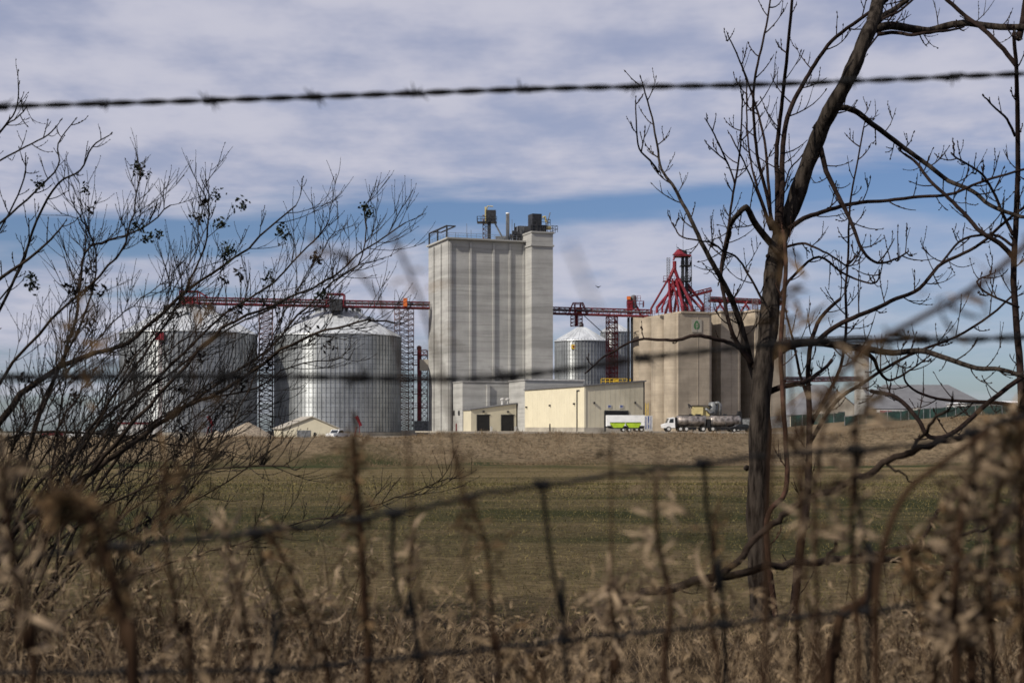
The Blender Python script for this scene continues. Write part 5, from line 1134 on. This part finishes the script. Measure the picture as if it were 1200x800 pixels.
def weed(label, pts, d, r0, r1, nleaf, ll, lw, seed, leafmat='weed_dry', f0=.35, name='dry_weed', head=0, curl=1.0, dd=0.0, grp=None, wood='weed_stem'):
    """pts: photo trace of the stalk from the frame's foot to its tip; the foot is carried down to the ground"""
    g = random.Random(seed); x0, y0 = pts[0]; ll *= .62; lw *= .60; nleaf = int(nleaf * 2.0); lw *= .52; ll *= 1.1; curl = curl * 1.35
    P = [W(a, b, d + dd * i / len(pts)) for i, (a, b) in enumerate(pts)]
    foot = P[0].copy(); zg = float(gz(P[0].x, P[0].y)); dv = (P[0] - P[1]); 
    if P[0].z > zg + .02: P = [Vector((P[0].x + dv.x * .4, P[0].y + g.uniform(-.05, .05), zg))] + P
    S = spline(P, 6); n = len(S); t = empty(name, P[0], label, 'weed' if name == 'dry_weed' else 'plant', grp)
    mb = MB(); mb.tube(S, [(r0 + (r1 - r0) * i / (n - 1)) / F * d for i in range(n)], 6); mb.build('stalk', wood, t, True)
    mb = MB()
    for k in range(nleaf):
        f = f0 + (1 - f0) * g.random(); i = min(n - 2, int(f * (n - 1))); p = S[i]; dv = (S[i + 1] - S[i]).normalized()
        dr = dv * g.uniform(-.3, .9) + Vector((g.uniform(-1, 1), g.uniform(-1, 1), g.uniform(-.7, .6)))
        st = p + dr.normalized() * (ll * .25 * g.random()); ribbon(mb, st, dr, ll * g.uniform(.5, 1.3), lw * g.uniform(.6, 1.3), g, curl)
    if nleaf: mb.build('leaves', leafmat, t)
    if head:
        mb = MB()
        for k in range(head * 3):
            p = S[-1 - int(abs(g.gauss(0, .12)) * n) % (n - 2)] + Vector((g.gauss(0, 1), g.gauss(0, 1), g.gauss(0, 1))) * ll * .18
            ribbon(mb, p, Vector((g.uniform(-1, 1), g.uniform(-1, 1), g.uniform(-1, 1))), ll * .28, lw * .42, g, 1.6, 3)
        mb.build('seed_head', leafmat, t)
    return t
WEEDS = [
 ('tall brown stalk crowded with small leaves, right of the lower left tangle', [(432, 830), (428, 720), (422, 620), (416, 545), (414, 512)], 1.35, 6, 3.5, 60, .040, .010, 1, 'weed_dry', .35, 20),
 ('thick brown stalk with a heavy drooping head at lower left', [(158, 840), (148, 760), (135, 690), (118, 630), (95, 592), (60, 590)], 1.05, 8, 5, 46, .05, .016, 2, 'weed_dry', .4, 40),
 ('pale frayed weed at the left edge above the lowest wire', [(40, 840), (30, 760), (18, 680), (8, 600), (2, 545)], 1.1, 5, 3, 30, .05, .014, 3, 'weed_pale', .4, 26),
 ('short brown weed with twisted leaves near the bottom left corner', [(225, 830), (210, 740), (196, 650), (190, 590), (196, 540)], 1.2, 4, 2.5, 22, .045, .011, 4, 'weed_dry', .4, 10),
 ('slender weed with one long twisted leaf before the leftmost steel bin', [(250, 840), (238, 700), (232, 560), (228, 440), (226, 320)], 1.05, 1.2, .8, 7, .05, .009, 5, 'weed_dry', .6, 8),
 ('thin weed with a tan leaf tip high at the left among the shrub twigs', [(60, 840), (50, 700), (62, 560), (90, 440), (105, 360)], 1.1, 1.4, 1, 9, .06, .013, 6, 'weed_dry', .75, 0),
 ('curved thin weed rising left of the tower to its pointed tip', [(560, 840), (550, 700), (540, 560), (520, 450), (492, 350), (458, 272)], .82, 2.0, 2.6, 4, .03, .006, 7, 'weed_dry', .7, 6),
 ('arching weed leaf hanging over the big steel bin left of the tower', [(500, 840), (490, 700), (480, 560), (470, 430), (440, 345), (395, 298), (372, 294)], .95, 1.5, 2.2, 4, .04, .008, 8, 'weed_dry', .8, 0),
 ('brown weed with a pale curled tip left of the central stay wire', [(585, 840), (578, 760), (575, 690), (568, 630), (545, 580), (530, 525)], 1.2, 3.5, 2, 22, .042, .010, 9, 'weed_dry', .45, 6),
 ('pale weed with curled leaves right of the central stay wire', [(778, 840), (782, 760), (786, 700), (772, 640), (768, 580), (770, 560)], 1.25, 4, 2.5, 20, .045, .011, 10, 'weed_pale', .5, 10),
 ('pale curled weed head resting over the fallen branch', [(715, 840), (722, 790), (722, 740), (716, 705), (718, 685)], 1.5, 3, 2, 18, .055, .015, 11, 'weed_pale', .7, 16),
 ('thin upright weed before the middle of the field', [(715, 830), (716, 700), (717, 620), (716, 560), (716, 505)], 1.3, 2, 1.2, 5, .03, .008, 12, 'weed_dry', .7, 0),
 ('tall weed whose brown leaf crosses the leaning trunk', [(955, 840), (945, 700), (935, 560), (925, 430), (918, 340), (912, 262)], 1.15, 2.4, 1.6, 14, .05, .012, 13, 'weed_dry', .55, 6),
 ('pale weed leaves just right of the leaning trunk', [(962, 840), (958, 720), (955, 600), (962, 520), (975, 455)], 1.15, 3.5, 2, 26, .055, .013, 14, 'weed_pale', .5, 10),
 ('pale weed with broad leaves before the slender silo', [(1006, 840), (1002, 720), (998, 600), (1004, 510), (1006, 430)], 1.15, 3.5, 2, 26, .055, .015, 15, 'weed_pale', .5, 12),
 ('brown weed stalk reaching the fence line left of the slender silo', [(935, 840), (934, 740), (936, 650), (940, 570), (942, 500)], 1.3, 4, 2.5, 14, .04, .010, 16, 'weed_dry', .5, 0),
 ('long bent stalk crossing the sky at right above the second strand', [(900, 640), (930, 520), (965, 465), (1010, 412), (1080, 372), (1145, 335), (1205, 285)], .95, 3.2, 4.5, 12, .045, .010, 17, 'weed_dry', .5, 0),
 ('bare grey curved stalk left of the heavy right-hand weeds', [(1028, 840), (1026, 720), (1036, 640), (1060, 580), (1100, 545), (1160, 505)], 1.1, 5, 3.5, 0, .04, .010, 18, 'weed_dry', .5, 0),
 ('tan weed curling over like a hook at lower right', [(1140, 840), (1130, 760), (1105, 715), (1075, 690), (1062, 660), (1072, 640)], 1.3, 6, 4.5, 26, .04, .014, 19, 'weed_dry', .3, 10),
 ('leafy dried weed, thickest of the clump at the right edge', [(1120, 840), (1118, 740), (1122, 650), (1132, 580), (1150, 530)], 1.15, 8, 4, 52, .055, .016, 20, 'weed_pale', .25, 20),
 ('pale leafy weed in the right clump beneath the woven wire top', [(1165, 840), (1160, 720), (1165, 620), (1172, 560), (1180, 505)], 1.2, 5, 3, 50, .055, .016, 21, 'weed_pale', .3, 20),
 ('outermost dried weed in the clump at the right edge', [(1200, 840), (1198, 720), (1196, 620), (1198, 540), (1190, 480)], 1.15, 5, 3, 48, .055, .016, 22, 'weed_dry', .3, 20),
 ('low reddish weed in the clump at right with drooping leaves', [(1095, 840), (1098, 760), (1104, 690), (1112, 640), (1128, 600)], 1.25, 4, 3, 26, .05, .014, 23, 'weed_dry', .35, 0),
 ('dark woody stem kinked beneath the lower right stay wire', [(972, 840), (978, 770), (986, 722), (1010, 706), (1020, 690), (1024, 655)], 1.45, 8, 5, 0, .05, .014, 24, 'weed_dry', .35, 0),
 ('weed with pale split leaves in the lower left tangle', [(300, 840), (292, 760), (282, 700), (270, 650), (262, 610)], 1.4, 3, 2, 30, .05, .011, 25, 'weed_pale', .35, 8),
 ('brown weed leaning left in the lower left tangle', [(385, 840), (372, 760), (352, 700), (330, 650), (312, 620)], 1.45, 3, 2, 30, .05, .012, 26, 'weed_dry', .35, 8),
 ('small pale weed between the tall brown stalk and the curved one', [(500, 840), (492, 770), (484, 720), (480, 660), (486, 620)], 1.5, 2.5, 1.5, 18, .045, .010, 27, 'weed_pale', .45, 6),
 ('short weed at the very bottom left of the central stay wire', [(640, 840), (622, 800), (600, 770), (592, 740)], 1.5, 3, 2, 16, .045, .010, 28, 'weed_dry', .3, 0),
 ('thin brown weed just left of the leaning trunk foot', [(842, 840), (836, 760), (832, 700), (838, 640), (836, 600)], 1.35, 3, 2, 16, .045, .010, 29, 'weed_dry', .4, 8),
 ('lone stem very close to the lens right of the tower', [(900, 900), (820, 650), (760, 500), (705, 380), (668, 288)], .42, 1.6, 2.4, 0, .045, .010, 30, 'weed_dry', .4, 0),
]
for (lb, pts, d, r0, r1, nl, ll, lw, sd, lm, f0, hd) in WEEDS: weed(lb, pts, d, r0, r1, nl, ll, lw, sd, lm, f0, head=hd)

# tangle of weeds between the fence and the tree: uncountable
def tangle():
    g = random.Random(77); st, lf = MB(), MB()
    for k in range(520):
        d = g.uniform(1.45, 4.6); px = g.choice((g.uniform(-60, 460), g.uniform(-60, 460), g.uniform(420, 820), g.uniform(800, 1260), g.uniform(1050, 1260))); x = X(px, d); z0 = float(gz(x, d))
        top = {True: 662, False: 728}[px < 430 or px > 1080] + g.gauss(0, 30); h = max(.08, Z(top, d) - z0)
        p = Vector((x, d, z0)); P = [p]; v = Vector((g.uniform(-.25, .25), g.uniform(-.2, .2), 1)).normalized()
        for i in range(5): v = (v + Vector((g.uniform(-.3, .3), g.uniform(-.3, .3), -.02))).normalized(); P.append(P[-1] + v * h / 5)
        r = g.uniform(.0012, .0028); st.tube(P, [r, r, r * .9, r * .8, r * .6, r * .4], 4)
        for q in range(g.randint(5, 14)):
            i = g.randint(1, 5); ribbon(lf, P[i], Vector((g.uniform(-1, 1), g.uniform(-1, 1), g.uniform(-.6, .7))), g.uniform(.03, .09), g.uniform(.002, .0055), g, 1.5, 5)
    o = st.build('weed_stalks', 'weed_stem', None); o['kind'] = 'stuff'; o['label'] = 'tangle of dry weed stalks behind the fence'; o['category'] = 'weeds'
    o = lf.build('weed_litter', 'weed_pale', None); o['kind'] = 'stuff'; o['label'] = 'tangle of curled dry weed leaves behind the fence'; o['category'] = 'weeds'
tangle()
def straw_stalks():
    g = random.Random(99); mb = MB()
    for k in range(1700):
        d = g.uniform(1.3, 4.4); px = g.uniform(-80, 1280); x = X(px, d); z0 = float(gz(x, d)); edge = px < 430 or px > 1060
        top = (640 if edge else 722) + abs(g.gauss(0, 60)); h = max(.1, Z(top, d) - z0); p = Vector((x, d, z0)); P = [p]; v = Vector((g.uniform(-.4, .4), g.uniform(-.3, .3), 1)).normalized()
        for i in range(6): v = (v + Vector((g.uniform(-.35, .35), g.uniform(-.3, .3), -.10))).normalized(); P.append(P[-1] + v * h / 5.4)
        r = g.uniform(.0007, .0018); mb.tube(P, [r, r, r, r * .9, r * .7, r * .5, r * .3], 3)
        if g.random() < .5:
            for q in range(g.randint(4, 10)): ribbon(mb, P[-1] + Vector((g.gauss(0, .012), g.gauss(0, .012), g.gauss(0, .02))), Vector((g.uniform(-1, 1), g.uniform(-1, 1), g.uniform(-.8, .8))), g.uniform(.012, .03), g.uniform(.002, .005), g, 1.3, 3)
    o = mb.build('straw_stalks', 'straw', None); o['kind'] = 'stuff'; o['label'] = 'pale dry straw stalks standing along the fence foot'; o['category'] = 'grass'
straw_stalks()
# ------------------------------------------------------------------ grass as stuff (numpy)
def blades(name, n, xy, hmin, hmax, wmin, wmax, lay, mtl, seed, label, seg=3):
    r = np.random.default_rng(seed); x, y = xy(r, n); z = gz(x, y); n = len(x)
    h = r.uniform(hmin, hmax, n); w = r.uniform(wmin, wmax, n) * (1 if True else 1); az = r.uniform(0, 2 * np.pi, n); ln = r.uniform(lay[0], lay[1], n); fa = r.uniform(0, 2 * np.pi, n)
    if name == 'field_grass': w = y * r.uniform(.0004, .0009, n); h = h * np.clip(y / 30, .8, 1.6)
    sx, sy = np.cos(fa), np.sin(fa); V = []
    for k in range(seg + 1):
        t = k / seg; bend = ln * t ** 1.6; hx = x + np.cos(az) * bend * h; hy = y + np.sin(az) * bend * h; hz = z + h * t * np.clip(1 - .45 * ln * t, .15, 1) - .01
        ww = w * (1 - .85 * t) * .5
        V.append(np.stack([hx - sx * ww, hy - sy * ww, hz], -1)); V.append(np.stack([hx + sx * ww, hy + sy * ww, hz], -1))
    V = np.stack(V, 1).reshape(-1, 3); base = np.arange(n)[:, None] * (2 * (seg + 1)); fs = []
    for k in range(seg): fs.append(base + np.array([2 * k, 2 * k + 1, 2 * k + 3, 2 * k + 2]))
    Fq = np.stack(fs, 1).reshape(-1, 4); me = bpy.data.meshes.new(name)
    me.vertices.add(len(V)); me.vertices.foreach_set('co', V.astype(np.float32).ravel()); me.loops.add(Fq.size); me.loops.foreach_set('vertex_index', Fq.astype(np.int32).ravel())
    me.polygons.add(len(Fq)); me.polygons.foreach_set('loop_start', np.arange(0, Fq.size, 4, dtype=np.int32)); me.polygons.foreach_set('loop_total', np.full(len(Fq), 4, np.int32)); me.update(calc_edges=True)
    me.materials.append(MATS[mtl]); o = bpy.data.objects.new(name, me); COL.objects.link(o); o['kind'] = 'stuff'; o['label'] = label; o['category'] = 'grass'
def band(y0, y1, dens=1.0, px0=-80, px1=1280, pw=1.0, clump=0, keep=None):
    def f(r, n):
        y = y0 * (y1 / y0) ** (r.random(n) ** pw); px = r.uniform(px0, px1, n); x = (px - 600) / F * y
        if clump:
            c = np.sin(x * 3.1 + 1.3 * np.sin(y * 2.3)) * np.sin(y * 2.7 + 1.7 * np.sin(x * 1.9)) + r.normal(0, .45, n); k = c > clump - .6; x, y = x[k], y[k]
        return x, y
    return f
blades('straw_litter', 34000, band(2.6, 7.2, clump=.45), .05, .20, .002, .0055, (.6, 2.2), 'straw', 1, 'matted dry straw along the bottom behind the fence')
blades('straw_litter', 9000, band(3.6, 6.6, px0=560, px1=1260, clump=.55), .12, .34, .002, .0045, (.3, 1.6), 'straw', 2, 'taller matted straw at the lower right')
blades('field_grass', 90000, band(6.5, 40, pw=1.3), .02, .055, .004, .009, (.3, 1.4), 'grass_short', 3, 'short dry and green grass of the near field', 2)
blades('field_grass', 60000, band(14, 165, pw=.8), .03, .075, .012, .03, (.3, 1.2), 'grass_short', 4, 'short dry and green grass of the far field', 1)
# tufts and brush on the bank
def bank_brush():
    g = random.Random(31)
    def f(r, n):
        y = r.uniform(172, 205, n); px = r.uniform(-60, 1260, n); x = (px - 600) / F * y
        c = np.sin(x * .31 + 1.2 * np.sin(y * .4)) + .6 * np.sin(x * 1.1 + y * .8) + r.normal(0, .6, n); k = c > .1; return x[k], y[k]
    blades('bank_grass', 50000, f, .12, .55, .03, .09, (.2, 1.0), 'straw', 5, 'rough dry grass on the bank below the elevator', 1)
bank_brush()
def crest(r, n):
    y = r.uniform(192, 206, n); px = r.uniform(-60, 1260, n); x = (px - 600) / F * y
    c = np.sin(x * .9 + 2 * np.sin(x * .23)) + np.sin(x * 2.3) * .6 + r.normal(0, .5, n); k = c > .55; return x[k], y[k]
blades('crest_grass', 16000, crest, .3, 1.05, .03, .08, (.1, .8), 'straw', 6, 'taller dry grass tufts along the crest of the bank', 1)
def bank_shrub(px, d, w, h, seed, label):
    g = random.Random(seed); x = X(px, d); z = float(gz(x, d)); t = empty('bank_shrub', (x, d, z), label, 'shrub'); mb = MB()
    for k in range(46):
        a = g.uniform(0, 6.28); e = Vector((math.cos(a) * w * g.random(), math.sin(a) * w * .6 * g.random(), h * g.uniform(.5, 1))); p = Vector((x + e.x * .2, d + e.y * .2, z - .1))
        mb.tube([p, p + e * .5 + Vector((0, 0, .1)), p + e], [.03, .022, .012], 3)
        for q in range(4): s0 = p + e * g.uniform(.4, 1); mb.tube([s0, s0 + Vector((g.uniform(-.4, .4), g.uniform(-.3, .3), g.uniform(.1, .5)))], [.018, .01], 3)
    mb.build('twigs', 'bush_twig', t)
bank_shrub(306, 172, 1.4, 2.0, 1, 'small dark bare shrub on the bank below the gravel heap')
bank_shrub(252, 176, 1.0, 1.3, 2, 'smaller dark bare shrub on the bank left of the gravel heap shrub')
bank_shrub(136, 262, 2.6, 4.0, 3, 'bare round bush behind the black tractor truck')
